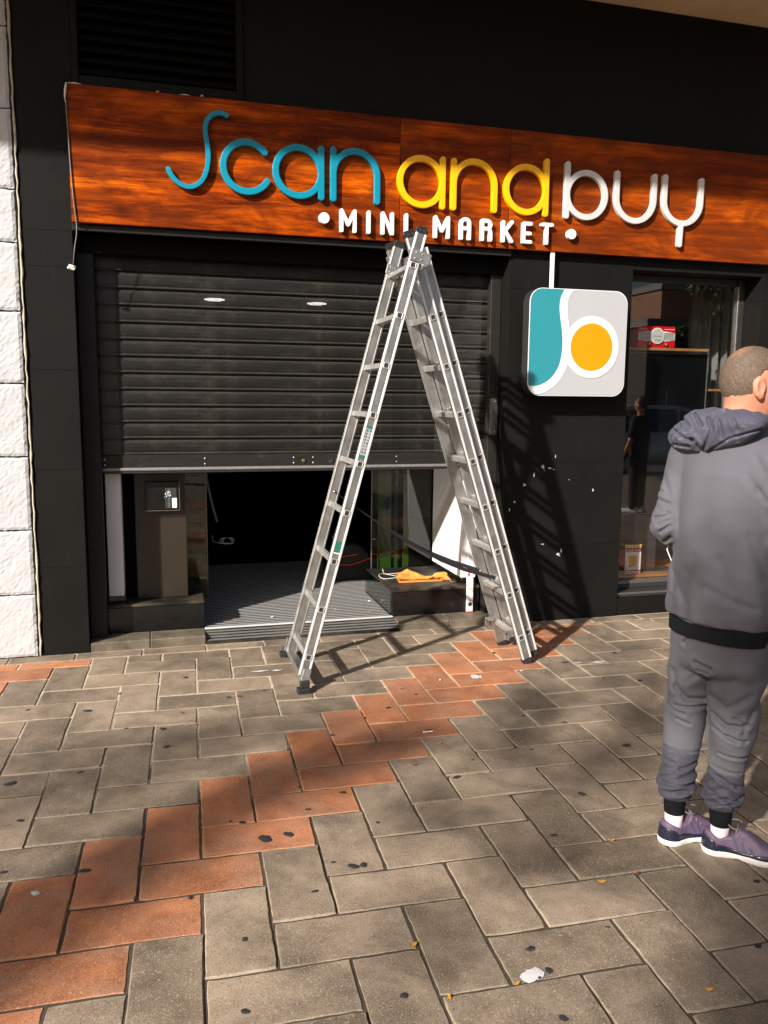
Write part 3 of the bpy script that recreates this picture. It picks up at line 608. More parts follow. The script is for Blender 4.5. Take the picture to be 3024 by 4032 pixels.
# ------------------------------------------------------------------ entrance
def entrance():
    E = thing('entrance_porch', 'dark tiled entrance porch under the half raised shutter', 'porch', (.9, .5, .05))
    for a, b in ((-.464, -.10), (-.0985, .249)): box('sill_tile', 'granite_sill', E, a, b, .006, .198, -.02, .055, .006)
    for a, b in ((1.562, 1.93), (1.932, 2.306)): box('sill_tile', 'granite_sill', E, a, b, .006, .198, -.02, .050, .006)
    # stepped metal threshold
    MB().prism([(.004, -.02), (.004, .010), (.012, .014), (.160, .054), (.160, -.02)], 'x', .251, 1.560).build('threshold_ramp', 'dirty_black_tile', E)
    for y in (.020, .054, .088, .122): 
        z = .014+(y-.012)*.27; MB().prism([(y, z), (y+.015, z+.0042), (y+.015, z+.0058), (y, z+.0018)], 'x', .252, 1.559).build('threshold_strip', 'aluminium_dull', E)
    box('threshold_strip', 'aluminium_edge', E, .251, 1.560, .162, .196, -.02, .0595, .002)
    for a, b, nm in ((-.384, .250, 0), (1.5615, 2.226, 1)):
        box('plinth', 'gloss_black', E, a, b, .201, .95, .012, .222, .002); box('plinth_slab', 'dirty_black_tile', E, a-.002, b+(.004 if not nm else 0), .196, .952, .2235, .243, .003)
    box('jamb_base', 'gloss_black', E, -.362, -.250, .262, .94, .244, .289); box('jamb_base', 'gloss_black', E, 2.118, 2.224, .272, .94, .244, .285)
    box('jamb_panel', 'white_panel', E, -.354, -.257, .256, .94, .290, 2.5, .004); box('jamb_panel', 'white_panel', E, 2.110, 2.224, .270, .94, .286, 2.5, .004)
    box('display_board', 'brown_board', E, -.177, .153, .345, .372, .244, 2.5, .003); box('side_board', 'interior_black', E, -.25, -.178, .42, .94, .244, 2.5)
    MB().obox((-.19, .60, .62), Vector((1, 0, 0)), Vector((0, 1, 0)), Vector((.12, 0, 1)).normalized(), .004, .02, .40).build('door_strut', 'frame_grey', E)
    for a, b in ((-.25, .318), (1.605, 2.110)):
        g = box('glass_pane', 'door_glass', E, a, b, .965, .973, .064, 2.45)
        x = b if a < 0 else a
        box('pane_edge', 'frame_metal', g, x-.004, x+.004, .963, .975, .062, 2.45)
    box('glass_pane', 'door_glass', E, 1.551, 1.559, .205, .95, .064, .236)
    # ribbed mat
    T = thing('entrance_mat', 'ribbed aluminium entrance mat leading into the dark shop', 'mat', (.95, 1.25, .02))
    box('mat_base', 'mat_black', T, .2515, 1.549, .199, .9695, .013, .0565); box('mat_base', 'mat_black', T, .0, 2.0, .9705, 2.32, .013, .0565)
    n = MB().box(.2525, 1.548, -.0095, .0095, 0, .0026).mesh('rib', .0008); n.materials.append(M['mat_metal']); w = MB().box(-.09, 1.99, -.0095, .0095, 0, .0026).mesh('rib', .0008); w.materials.append(M['mat_metal'])
    y = .225
    while y < 2.3:
        if True:
            o = bpy.data.objects.new('rib', n if y < .96 else w); COL.objects.link(o); o.parent = T; o.location = Vector((0, y, .0568))-ORIG[T.name]
        y += .0435
    # lamps in the shop ceiling, seen through the perforations
    for x, lab in ((.495, 'lit round ceiling lamp glimpsed through the shutter slats, left one'), (1.412, 'lit round ceiling lamp glimpsed through the shutter slats, right one')):
        L = thing('ceiling_lamp', lab, 'lamp', (x, 2.27, 2.45), group='lamps in the shop ceiling')
        MB().tube([(x, 2.27, 2.619), (x, 2.27, 2.455)], .10, 20).build('housing', 'frame_grey', L); MB().prism(disc_pts(x, 2.27, .088, 24), 'z', 2.448, 2.4545).build('diffuser', 'lamp_glow', L)
    # wall box with a label in the left niche
    D = thing('wall_box', 'black clear fronted box with white label on the brown board', 'box', (0, .30, .83))
    box('case', 'gloss_black', D, -.110, .108, .292, .344, .848, 1.038, .004); box('lid_edge', 'frame_metal', D, .1085, .1125, .29, .344, .846, 1.038); box('lid_edge', 'frame_metal', D, -.110, .108, .288, .2915, .843, .8475)
    box('card', 'poster_dark', D, .018, .090, .2905, .2918, .862, .995); box('white_sticker', 'paper', D, .062, .092, .2885, .2900, .862, .928); box('grey_strip', 'frame_metal', D, .036, .050, .2888, .2900, .862, .99)
    for k, (x, z, h) in enumerate(((.018, .95, .012), (.024, .935, .010), (.012, .925, .016))): box('print_mark', 'label_blue' if k == 2 else 'paper', D, x, x+.006, .2885, .2897, z, z+h)
    text('67', .030, .975, .284+.0042, .026, 'paper', D, rot=math.pi/2, axis='y')
    # olive carton behind the left glass
    K = thing('carton', 'olive cardboard carton behind the left glass pane', 'carton', (.25, 1.1, .06)); 
    box('body', 'tin_tan', K, .165, .31, 1.02, 1.20, .048, .72, .004); box('flap', 'tin_tan', K, .17, .305, 1.0, 1.019, .60, .72)
    # standing posters behind the right glass
    for nm, a, b, mm, lab in (('A', 1.675, 1.785, 'poster_white', 'tall white banner with round green and blue marks behind the right glass'), ('B', 1.815, 1.842, 'poster_blue', 'narrow blue banner between two taller banners behind the right glass'), ('C', 1.888, 1.935, 'poster_white', 'white banner with bright green lower edge behind the right glass')):
        P = thing('banner', lab, 'banner', (a, 1.04, .06), group='banners standing behind the right glass pane')
        box('sheet', mm, P, a, b, 1.030, 1.042, .10, 2.3); box('foot', 'frame_grey', P, a-.01, b+.01, 1.01, 1.06, .048, .0995)
        y = 1.0285
        if nm == 'A':
            for w_, x, z, h in (('TU', a+.012, 1.045, .030), ('ORD', a+.045, 1.035, .062)): text(w_, x, z, y, h, 'poster_dark', P)
            MB().prism(disc_pts(a+.028, .76, .026, 24, .055), 'y', y-.001, y+.0012).build('round_mark', 'poster_green', P); MB().prism(disc_pts(a+.078, .755, .026, 24, .055), 'y', y-.002, y+.0002).build('round_mark', 'poster_blue', P)
            MB().prism([(a, .10), (b, .10), (b, .30), (a, .46)], 'y', y-.0012, y+.001).build('green_field', 'poster_green', P); text('ADJUSTE', a+.01, .315, y-.003, .022, 'poster_white', P)
        elif nm == 'B':
            box('white_field', 'poster_white', P, a, b, y-.001, y+.001, .90, 1.09); box('green_field', 'poster_green', P, a, b, y-.001, y+.001, .10, .42); text('AM', a+.003, .97, y-.003, .03, 'poster_dark', P); text('MPR', a+.002, .30, y-.003, .016, 'poster_white', P)
        else:
            box('green_field', 'poster_green', P, a, b, y-.001, y+.001, .10, .56); text('R', a+.010, .98, y-.003, .05, 'poster_dark', P)
    # crumpled cardboard, coil of wire, tool bag, spirit level
    r = random.Random(2); nx, ny = 11, 4; v = []; f = []
    for i in range(nx+1):
        for j in range(ny+1):
            u, w_ = i/nx, j/ny; x = 1.665+.40*u+.012*math.sin(3*w_+2*u)+r.uniform(-.010, .010); yy = .42+.02*math.sin(5*u)+(.11-.05*u)*w_; zz = .262+.050*w_*(.55+.45*math.sin(7*u+.4))*(1-.35*u)+.012*math.sin(11*u+4*w_)+r.uniform(-.011, .011)
            v.append((x, yy, max(zz, .2455)))
    for i in range(nx):
        for j in range(ny): q = i*(ny+1)+j; f.append((q, q+ny+1, q+ny+2, q+1))
    n0 = len(v); v += [(a, b, c-.004) for a, b, c in v]; f += [tuple(n0+q for q in reversed(t)) for t in f]
    me = bpy.data.meshes.new('cardboard'); me.from_pydata(v, [], f)
    T2 = thing('torn_cardboard', 'crumpled torn orange cardboard lying on the right plinth', 'cardboard', (1.86, .5, .244)); add_obj('sheet', me, 'cardboard', T2)
    MB().prism([(1.67, .40), (2.0, .385), (2.06, .44), (1.99, .56), (1.70, .57)], 'z', .2437, .2485).build('flat_flap', 'cardboard', T2); MB().prism([(2.05, .33), (2.09, .325), (2.095, .345), (2.052, .35)], 'z', .2437, .2475).build('torn_scrap', 'cardboard', T2)
    pts = [(1.60+.10*math.cos(t)+.08, .62+.10*math.sin(t), .25+.006*math.sin(3*t)) for t in np.linspace(0.2, 5.6, 26)]+[(1.61, .60, .275), (1.60, .61, .31)]
    tag(MB().tube(pts, .0022, 6).build('wire_loop', 'caulk', smooth=True), 'thin pale loop of wire lying on the right plinth', 'wire')
    Bg = thing('tool_bag', 'black tool bag with red trim on the floor inside the doorway', 'bag', (1.50, 1.45, .06))
    MB().prism([(1.36, .062), (1.66, .062), (1.70, .16), (1.68, .30), (1.60, .36), (1.43, .37), (1.34, .28), (1.33, .16)], 'y', 1.34, 1.62).build('body', 'bag_black', Bg, .02, 2, True)
    MB().tube([(1.345, 1.335, .24), (1.42, 1.325, .205), (1.52, 1.325, .20), (1.62, 1.33, .225), (1.69, 1.335, .25)], .005, 6).build('red_piping', 'bag_red', Bg); MB().tube([(1.34, 1.335, .30), (1.45, 1.325, .275), (1.58, 1.325, .29)], .004, 6).build('red_piping', 'bag_red', Bg)
    MB().tube([(1.42, 1.42, .36), (1.40, 1.42, .43), (1.43, 1.42, .475), (1.47, 1.42, .46)], [.02, .028, .026, .014], 8).build('glove', 'bag_grey', Bg, smooth=True); MB().obox((1.47, 1.40, .42), Vector((.8, 0, .6)), Vector((0, 1, 0)), Vector((-.6, 0, .8)), .022, .012, .014).build('red_tool', 'bag_red', Bg)
    LV = thing('spirit_level', 'white spirit level with red ends leaning upright by the ladder', 'level', (2.15, .12, .05))
    Lx = (2.120, 2.168)
    box('body', 'level_white', LV, Lx[0], Lx[1], .168, .190, .056, .86, .003); box('end_cap', 'red_plastic', LV, Lx[0]-.001, Lx[1]+.001, .166, .192, .0505, .0555); box('vial', 'red_plastic', LV, Lx[0]+.001, Lx[0]+.016, .165, .1675, .325, .385, .001)
    box('vial_glass', 'lamp_clear', LV, Lx[0]+.003, Lx[0]+.010, .1635, .1648, .34, .37); MB().prism(disc_pts(2.144, .112, .0155, 18), 'y', .1665, .1676).build('hole', 'ink_and_hole_shade', LV); MB().prism(disc_pts(2.145, .142, .005, 12), 'y', .1665, .1676).build('hole', 'ink_and_hole_shade', LV)
    # hanging strips and a coil of cable inside
    for x0, y, lab in ((.305, 1.02, 'loose grey strip hanging just inside the left glass pane'), (.20, 1.3, 'dark strip hanging behind the left glass')):
        pts = [(x0+.02*k/10+.075*(k/10)**2, y, 1.25-.60*k/10) for k in range(11)]
        tag(MB().ribbon(pts, (1, 0, .1), .016, .003).build('hanging_strip', 'bag_grey' if x0 > .25 else 'frame_grey'), lab, 'strip')
    pts = [(.50+.05*math.cos(t*1.0)+.012*t/6, 1.6, .40+.028*math.sin(t)) for t in np.linspace(0, 18, 60)]+[(.46, 1.6, .38), (.40, 1.58, .40), (.39, 1.58, .46)]
    tag(MB().tube(pts, .003, 5).build('cable_coil', 'paper', smooth=True), 'coil of white cable hanging in the dark doorway', 'cable')
# lettering from the built-in font, turned into flat relief
def text(s, x, z, y, h, mat, parent, rot=0.0, axis='y', shear=0.0, depth=.0008, width=None):
    cu = bpy.data.curves.new('print', 'FONT'); cu.body = s; cu.size = h*1.38; cu.shear = shear; cu.extrude = depth; cu.resolution_u = 3
    o = bpy.data.objects.new('print', cu); COL.objects.link(o); bpy.context.view_layer.update()
    me = bpy.data.meshes.new_from_object(o.evaluated_get(bpy.context.evaluated_depsgraph_get())); bpy.data.objects.remove(o); bpy.data.curves.remove(cu)
    co = np.empty(len(me.vertices)*3, np.float32); me.vertices.foreach_get('co', co); co = co.reshape(-1, 3)
    if width: co[:, 0] *= width/max(1e-6, co[:, 0].max()-co[:, 0].min())
    c_, s_ = math.cos(rot), math.sin(rot); X = co[:, 0]*c_+co[:, 1]*s_; Z = -co[:, 0]*s_+co[:, 1]*c_
    out = np.stack([x+X, y-co[:, 2], z+Z], 1).astype(np.float32)
    me.vertices.foreach_set('co', out.ravel()); me.update()
    return add_obj('lettering', me, mat, parent)
entrance()
# ------------------------------------------------------------------ wooden fascia sign with raised letters
def arc(cx, cz, r, a0, a1, n=28): return [(cx+r*math.cos(math.radians(a0+(a1-a0)*k/n)), cz+r*math.sin(math.radians(a0+(a1-a0)*k/n))) for k in range(n+1)]
def ring_(cx, cz, r): return arc(cx, cz, r, 0, 360, 40)
def letter(strokes, hw, mat, parent, y0, y1, h=.0034, label=None):
    P = [p for s_ in strokes for p in s_]; lo = (min(p[0] for p in P)-hw-.012, y0-.008, min(p[1] for p in P)-hw-.012); hi = (max(p[0] for p in P)+hw+.012, y1+.008, max(p[1] for p in P)+hw+.012)
    yc, ht = (y0+y1)/2, (y1-y0)/2
    def f(X, Y, Z):
        x, z = X[:, 0, :], Z[:, 0, :]; d = np.full(x.shape, 9., np.float32)
        for s_ in strokes:
            if len(s_) == 1: d = np.minimum(d, np.hypot(x-s_[0][0], z-s_[0][1])); continue
            for a, b in zip(s_, s_[1:]):
                bx, bz = b[0]-a[0], b[1]-a[1]; t = np.clip(((x-a[0])*bx+(z-a[1])*bz)/(bx*bx+bz*bz+1e-12), 0, 1); d = np.minimum(d, np.hypot(x-a[0]-t*bx, z-a[1]-t*bz))
        return smax((d-hw)[:, None, :]+0*Y, np.abs(Y-yc)-ht, .0006)
    v, fc = snet(f, lo, hi, h); me = np_mesh('letter', v, fc); me.set_sharp_from_angle(angle=math.radians(28)); o = add_obj('letter', me, mat, parent)
    if label: o['label'] = label
    return o
def fascia_sign():
    T = thing('shop_sign', 'long stained wood shop sign reading Scan and buy mini market', 'sign', (1.9, -.03, 2.587))
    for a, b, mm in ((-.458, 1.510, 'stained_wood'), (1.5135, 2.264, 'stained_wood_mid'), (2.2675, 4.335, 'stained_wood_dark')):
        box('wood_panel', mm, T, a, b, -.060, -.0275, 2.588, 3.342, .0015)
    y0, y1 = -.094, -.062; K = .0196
    big = lambda st, mm: letter(st, K, mm, T, y0, y1)
    Spts = [(.431,3.242),(.411,3.251),(.389,3.254),(.367,3.249),(.344,3.237),(.322,3.215),(.309,3.188),(.304,3.162),(.306,3.128),(.3135,3.077),(.319,3.035),(.3195,2.992),(.314,2.948),(.302,2.904),(.284,2.868),(.256,2.840),(.227,2.825),(.199,2.8205),(.168,2.827),(.138,2.843),(.113,2.868),(.096,2.894),(.087,2.915)]
    for _ in range(2):
        q = [Spts[0]]
        for a, b in zip(Spts, Spts[1:]): q += [(a[0]*.75+b[0]*.25, a[1]*.75+b[1]*.25), (a[0]*.25+b[0]*.75, a[1]*.25+b[1]*.75)]
        Spts = q+[Spts[-1]]
    letter([Spts[::2]], .0138, 'teal_letter', T, y0, y1, .003)
    big([arc(.546, 2.961, .1415, 40.5, 328)], 'teal_letter')
    big([ring_(.858, 2.959, .1405), [(.9985, 2.819), (.9985, 3.102)]], 'teal_letter')
    big([[(1.0745, 2.818), (1.0745, 3.104)], arc(1.2145, 2.966, .140, 180, 0)+[(1.3545, 2.818)]], 'teal_letter')
    big([ring_(1.6455, 2.960, .1415), [(1.788, 2.818), (1.788, 3.105)]], 'yellow_letter')
    big([[(1.8635, 2.818), (1.8635, 3.103)], arc(2.0055, 2.968, .142, 180, 0)+[(2.1475, 2.820)]], 'yellow_letter')
    big([ring_(2.372, 2.965, .1425), [(2.515, 2.821), (2.515, 3.153)]], 'yellow_letter')
    big([[(2.6685, 2.818), (2.6685, 3.148)], ring_(2.813, 2.961, .143)], 'grey_letter')
    big([[(3.042, 3.119)]+arc(3.1865, 2.9625, .1445, 180, 360)+[(3.331, 3.120)]], 'grey_letter')
    big([[(3.414, 3.123)]+arc(3.560, 2.970, .146, 180, 360)+[(3.706, 3.121)], [(3.556, 2.826), (3.552, 2.682)]], 'grey_letter')
    k = .0118; sm = lambda st: letter(st, k, 'white_letter', T, y0, y1, .0028); a, b = 2.630, 2.7495
    letter([[(1.016, 2.697)]], .0335, 'white_letter', T, y0, y1, .003); letter([[(2.713, 2.702)]], .0335, 'white_letter', T, y0, y1, .003)
    sm([[(1.127, a), (1.127, b), (1.169, 2.668), (1.211, b), (1.211, a)]]); sm([[(1.3015, a), (1.3015, b)]])
    sm([[(1.393, a), (1.393, b), (1.455, a), (1.455, b)]]); sm([[(1.5485, a), (1.5485, b)]])
    sm([[(1.7445, a), (1.7445, b), (1.788, 2.668), (1.8305, b), (1.8305, a)]])
    sm([[(1.921, a)]+arc(1.949, 2.7225, .028, 180, 0, 12)+[(1.977, a)], [(1.921, 2.692), (1.977, 2.692)]])
    sm([[(2.068, a), (2.068, b)]+arc(2.100, 2.7245, .025, 90, -90, 12)+[(2.068, 2.6995)], [(2.100, 2.6995)]+arc(2.100, 2.6745, .025, 90, 0, 6)+[(2.125, a)]])
    sm([[(2.2155, a), (2.2155, b)], [(2.276, 2.7525), (2.228, 2.694), (2.2755, a)]])
    sm([[(2.413, b), (2.363, b), (2.363, a+.003), (2.412, a+.003)], [(2.363, 2.687), (2.407, 2.687)]]); sm([[(2.496, b+.002), (2.566, b+.002)], [(2.530, b), (2.528, a+.003)]])
    # white sealant and peeling paint along the top edge
    for x0, x1, z, r in ((-.455, -.37, 3.3445, .005), (.16, .235, 3.344, .004), (.285, .30, 3.349, .006), (.03, .05, 3.348, .003)):
        MB().tube([(x0, -.045, z), ((x0+x1)/2, -.052, z+.003), (x1, -.045, z-.001)], [r*.6, r, r*.5], 6).build('sealant', 'caulk', T, smooth=True)
    # cable hanging down the left end
    Cb = thing('hanging_cable', 'thin cable hanging down the left end of the wooden sign', 'cable', (-.46, -.07, 2.32))
    MB().tube([(-.457,-.066,3.335),(-.465,-.066,3.262),(-.462,-.066,3.2),(-.459,-.066,3.11),(-.454,-.066,2.925),(-.446,-.067,2.75),(-.441,-.068,2.664),(-.432,-.067,2.57),(-.436,-.06,2.51),(-.449,-.05,2.45),(-.462,-.04,2.353)], .0036, 6).build('wire', 'grey_cable', Cb, smooth=True)
    MB().tube([(-.456,-.068,3.340),(-.463,-.070,3.30),(-.467,-.069,3.262),(-.463,-.07,3.23)], [.005,.0075,.005,.003], 6).build('sealant', 'caulk', Cb, smooth=True)
    r = random.Random(8); bm = bmesh.new(); bmesh.ops.create_icosphere(bm, subdivisions=2, radius=.021)
    for v in bm.verts: v.co = Vector((v.co.x*1.15, v.co.y*.5, v.co.z*.8))*r.uniform(.6, 1.25)+Vector((-.474, -.034, 2.335))
    me = bpy.data.meshes.new('tape_knot'); bm.to_mesh(me); bm.free(); add_obj('tape_knot', me, 'caulk', Cb)
fascia_sign()
def box_sign():
    T = thing('logo_sign', 'square rounded sign box with teal, white and orange logo on the black pilaster', 'sign', (2.76, -.1, 1.62))
    X0, X1, Z0, Z1, R = 2.392, 3.127, 1.620, 2.334, .092
    MB().prism(rrect(X0, X1, Z0, Z1, R, 10), 'y', -.1485, -.055).build('case', 'frame_grey', T)
    Y = -.1488
    MB().prism(rrect(X0+.001, X1-.001, Z0+.001, Z1-.001, R, 10), 'y', Y-.004, Y).build('face', 'box_white', T)
    MB().prism(rrect(X0+.0045, X1-.0045, Z0+.0045, Z1-.0045, R, 10), 'y', Y-.0052, Y-.0042).build('grey_field', 'box_grey', T)
    i = .0045; te = [(2.644,Z1-i),(2.631,2.305),(2.619,2.281),(2.613,2.255),(2.6105,2.232),(2.611,2.196),(2.615,2.165),(2.620,2.136),(2.626,2.105),(2.6315,2.076),(2.6365,2.045),(2.640,2.015),(2.642,1.985),(2.6425,1.954),(2.641,1.924),(2.637,1.893),(2.632,1.862),(2.624,1.831),(2.613,1.806),(2.599,1.782),(2.583,1.759),(2.563,1.738),(2.541,1.721),(2.516,1.706),(2.490,1.694),(2.463,1.687),(2.440,1.685),(2.419,1.686),(X0+i+.004,1.6885)]
    wr = [(2.713,Z1-i),(2.698,2.313),(2.686,2.294),(2.677,2.273),(2.671,2.252),(2.668,2.228),(2.6675,2.204),(2.670,2.177),(2.674,2.150),(2.680,2.113),(2.687,2.077),(2.692,2.03),(2.695,1.985),(2.695,1.94),(2.692,1.89),(2.686,1.850),(2.680,1.823),(2.670,1.799),(2.657,1.771),(2.642,1.745),(2.622,1.718),(2.599,1.695),(2.574,1.675),(2.546,1.658),(2.523,1.647),(2.499,1.639),(2.478,1.634),(2.458,1.6315)]
    cnr = arc(X0+R, Z1-R, R-i, 90, 180, 10); cbl = arc(X0+R, Z0+R, R-i, 196, 253, 8)
    MB().prism(te+[(X0+i, Z0+R)]+list(reversed(cnr)), 'y', Y-.0064, Y-.0054).build('teal_field', 'box_teal', T)
    MB().prism(wr+list(reversed(cbl))+list(reversed(te)), 'y', Y-.0076, Y-.0066).build('white_band', 'box_white', T)
    MB().prism(disc_pts(2.860, 1.952, .2075, 64), 'y', Y-.0088, Y-.0078).build('white_disc', 'box_white', T); MB().prism(disc_pts(2.860, 1.953, .1595, 64), 'y', Y-.0100, Y-.0090).build('orange_disc', 'box_orange', T)
    box('hanger', 'white_metal', T, 2.586, 2.615, -.050, -.036, 2.22, 2.60, .002); box('bracket', 'frame_grey', T, 2.5, 2.70, -.054, -.001, 2.0, 2.06)
box_sign()
def chips():
    Cc = [(2.605,1.125,.024,.032),(2.659,1.113,.032,.013),(2.701,1.196,.005,.024),(2.538,1.065,.011,.03),(2.467,.996,.024,.015),(2.395,.878,.015,.013),(2.358,.825,.01,.024),(3.009,.949,.01,.026),(2.774,.513,.013,.028),(2.75,.489,.032,.015),(2.626,.567,.022,.011),(2.626,.57,.012,.008),(2.813,1.028,.008,.006)]
    B = bpy.data.objects['shop_building']; r = random.Random(9)
    for x, z, w, h in Cc:
        for q in range(2 if w*h > 3e-4 else 1):
            k = 11; s_ = 1 if q == 0 else r.uniform(.25, .45); ox, oz = (0, 0) if q == 0 else (r.uniform(-1, 1)*w, r.uniform(-1, 1)*h)
            mb = MB(); mb.prism([(x+ox+w*.62*s_*r.uniform(.45, 1.1)*math.cos(2*math.pi*j/k), z+oz+h*.62*s_*r.uniform(.45, 1.1)*math.sin(2*math.pi*j/k)) for j in range(k)], 'y', -.0012-.0003*q, .0002)
            mb.build('paint_chip', 'paint_chip', B)
chips()

# ------------------------------------------------------------------ shop window
def window():
    T = thing('shop_window', 'dark shop window in a black reveal, reflecting the street', 'window', (3.8, .2, .13))
    box('frame', 'frame_grey', T, 3.2535, 3.30, .185, .225, .225, 2.51, .003); box('frame', 'frame_grey', T, 4.288, 4.3375, .180, .225, .225, 2.51, .003)
    box('frame_strip', 'frame_metal', T, 4.276, 4.287, .176, .224, .225, 2.46, .002); box('frame', 'frame_grey', T, 3.301, 4.275, .185, .225, 2.462, 2.51, .003)
    box('sill', 'frame_grey', T, 3.254, 4.337, .03, .225, .129, .166, .003); box('sill_strip', 'frame_metal', T, 3.254, 4.337, .024, .0295, .150, .1655, .001)
    box('frame', 'frame_grey', T, 3.254, 4.337, .15, .2245, .167, .2, .002); box('frame_strip', 'frame_metal', T, 3.254, 4.337, .152, .2245, .2005, .2245, .002)
    box('glass_pane', 'window_glass', T, 3.301, 4.2755, .200, .206, .2255, 2.4615)
    box('display_board', 'sill_wood', T, 3.302, 4.30, .2285, .72, .2255, .247, .002)
    Sh = thing('wall_shelf', 'wooden shelf inside the window carrying the red radio', 'shelf', (3.7, .35, 1.97)); box('board', 'sill_wood', Sh, 3.27, 4.108, .26, .46, 1.972, 1.994, .003)
    for x in (3.5, 3.9): MB().prism([(.46, 1.9715), (.56, 1.9715), (.56, 1.90), (.55, 1.90)], 'x', x, x+.02).build('bracket', 'frame_grey', Sh)
    box('back_rail', 'frame_grey', Sh, 3.27, 4.108, .461, .56, 1.972, 1.985)
    S2 = thing('small_shelf', 'short wooden shelf at the right inside the window', 'shelf', (4.24, .4, 1.67)); box('board', 'sill_wood', S2, 4.155, 4.32, .33, .55, 1.672, 1.692, .003); box('bracket', 'frame_grey', S2, 4.22, 4.24, .38, .55, 1.62, 1.6715)
    Bt = thing('glass_bottle', 'clear glass bottle on the short shelf inside the window', 'bottle', (4.2, .4, 1.693)); MB().tube([(4.205, .40, z) for z in (1.693, 1.70, 1.85, 1.90, 1.93, 1.99)], [.028, .036, .036, .026, .013, .013], 14).build('body', 'window_glass', Bt, smooth=True); MB().tube([(4.205, .40, 1.991), (4.205, .40, 2.005)], .014, 12).build('cap', 'frame_metal', Bt)
    Tv = thing('television', 'large black television screen behind the window glass', 'television', (3.7, .33, .72))
    box('screen', 'tv_black', Tv, 3.262, 4.138, .312, .345, .722, 1.955, .002)
    for a in ((4.1385, 4.146, .308, .35, .715, 1.962), (3.262, 4.138, .308, .35, 1.9555, 1.962), (3.262, 4.138, .308, .35, .715, .7215)): box('bezel', 'frame_metal', Tv, *a, .001)
    box('stand', 'frame_grey', Tv, 3.6, 3.8, .36, .40, .25, .72); box('stand_base', 'frame_grey', Tv, 3.45, 3.95, .32, .55, .2475, .262)
    Cu = thing('curtain', 'pale grey curtain hanging at the right inside the window', 'curtain', (4.4, .6, .25))
    v = []; f = []; n = 60
    for k in range(n+1):
        u = k/n; x = 4.19+.48*u; y = .62+.035*math.sin(u*34)+.012*math.sin(u*71); v += [(x, y, .25), (x, y, 2.6), (x, y+.004, 2.6), (x, y+.004, .25)]
    for k in range(n):
        for j in range(4): f.append((4*k+j, 4*k+(j+1) % 4, 4*k+4+(j+1) % 4, 4*k+4+j))
    me = bpy.data.meshes.new('curtain'); me.from_pydata(v, [], f); shade(me, True); add_obj('cloth', me, 'curtain', Cu)
    # red radio
    Rd = thing('radio', 'small red retro radio with white grille on the window shelf', 'radio', (3.66, .35, 1.995)); y = .288
    MB().prism(rrect(3.497, 3.823, 1.9965, 2.156, .016, 5), 'y', y, .43).build('body', 'red_enamel', Rd, .004, 2)
    eye = [(3.503, 2.052), (3.58, 2.043), (3.66, 2.038), (3.74, 2.043), (3.817, 2.052), (3.817, 2.106), (3.74, 2.117), (3.66, 2.122), (3.58, 2.117), (3.503, 2.106)]
    g = MB().prism(eye, 'y', y-.005, y-.0005).build('grille', 'cream', Rd, .0015)
    for sx in (3.512, 3.725):
        for q in range(7): box('slot', 'slot_dark', g, sx, sx+.085, y-.0062, y-.0048, 2.054+q*.0082, 2.0575+q*.0082)
    dl = MB().prism(disc_pts(3.66, 2.083, .060, 36), 'y', y-.012, y-.004).build('dial_rim', 'cream', Rd, .001); MB().prism(disc_pts(3.66, 2.083, .0525, 36), 'y', y-.0135, y-.0122).build('dial_face', 'dial', dl); box('pointer', 'slot_dark', dl, 3.625, 3.695, y-.0145, y-.0137, 2.079, 2.0825)
    for a in (3.64, 3.668): box('slot', 'slot_dark', dl, a, a+.016, y-.0145, y-.0137, 2.048, 2.054)
    for x in (3.592, 3.738): MB().tube([(x, y, 2.022), (x, y-.018, 2.022), (x, y-.020, 2.022)], [.0125, .0115, .008], 14).build('knob', 'steel', Rd, smooth=True)
    text('Coca-Cola', 3.510, 2.131, y-.0015, .013, 'cream', Rd, shear=.35, width=.055); box('lettering_strip', 'cream', Rd, 3.725, 3.81, y-.0012, y-.0001, 2.132, 2.136)
    for x in (3.53, 3.79): box('foot', 'black_rubber', Rd, x-.012, x+.012, .31, .40, 1.9942, 1.9962)
    # cocoa tin
    Tn = thing('cocoa_tin', 'white and red cocoa tin with yellow lid on the window board', 'tin', (3.55, .34, .2475)); a, b, z0, z1, yf = 3.470, 3.612, .248, .464, .270
    box('body', 'tin_red', Tn, a, b, yf, .385, z0, z1, .003); L_ = box('lid', 'tin_yellow', Tn, a-.003, b+.003, yf-.003, .388, z1+.0005, z1+.016, .003); box('lid_top', 'frame_metal', L_, a+.004, b-.004, yf+.004, .381, z1+.0162, z1+.0175)
    box('front_label', 'tin_white', Tn, a+.002, b-.002, yf-.0012, yf-.0002, z0+.002, z1-.002); box('red_band', 'tin_red', Tn, a+.007, b-.003, yf-.0022, yf-.0014, z1-.042, z1-.008); box('red_band', 'tin_red', Tn, a+.004, b-.004, yf-.0022, yf-.0014, z0+.008, z0+.030)
    text('Cola Cao', a+.013, z1-.036, yf-.0032, .020, 'tin_white', Tn, shear=.25, width=.112); box('lettering_strip', 'tin_white', Tn, a+.012, b-.012, yf-.0030, yf-.0024, z0+.0145, z0+.0215)
    MB().prism([(a+.035, z0+.055), (a+.105, z0+.055), (a+.105, z0+.145), (a+.035, z0+.145)], 'y', yf-.0022, yf-.0014).build('plain_picture', 'tin_tan', Tn)
    for i in range(4):
        for j in range(8): MB().prism(disc_pts(.288+.025*i, .262+.025*j, .0028, 6), 'x', a-.0008, a+.0002).build('dot', 'tin_white', Tn)
window()

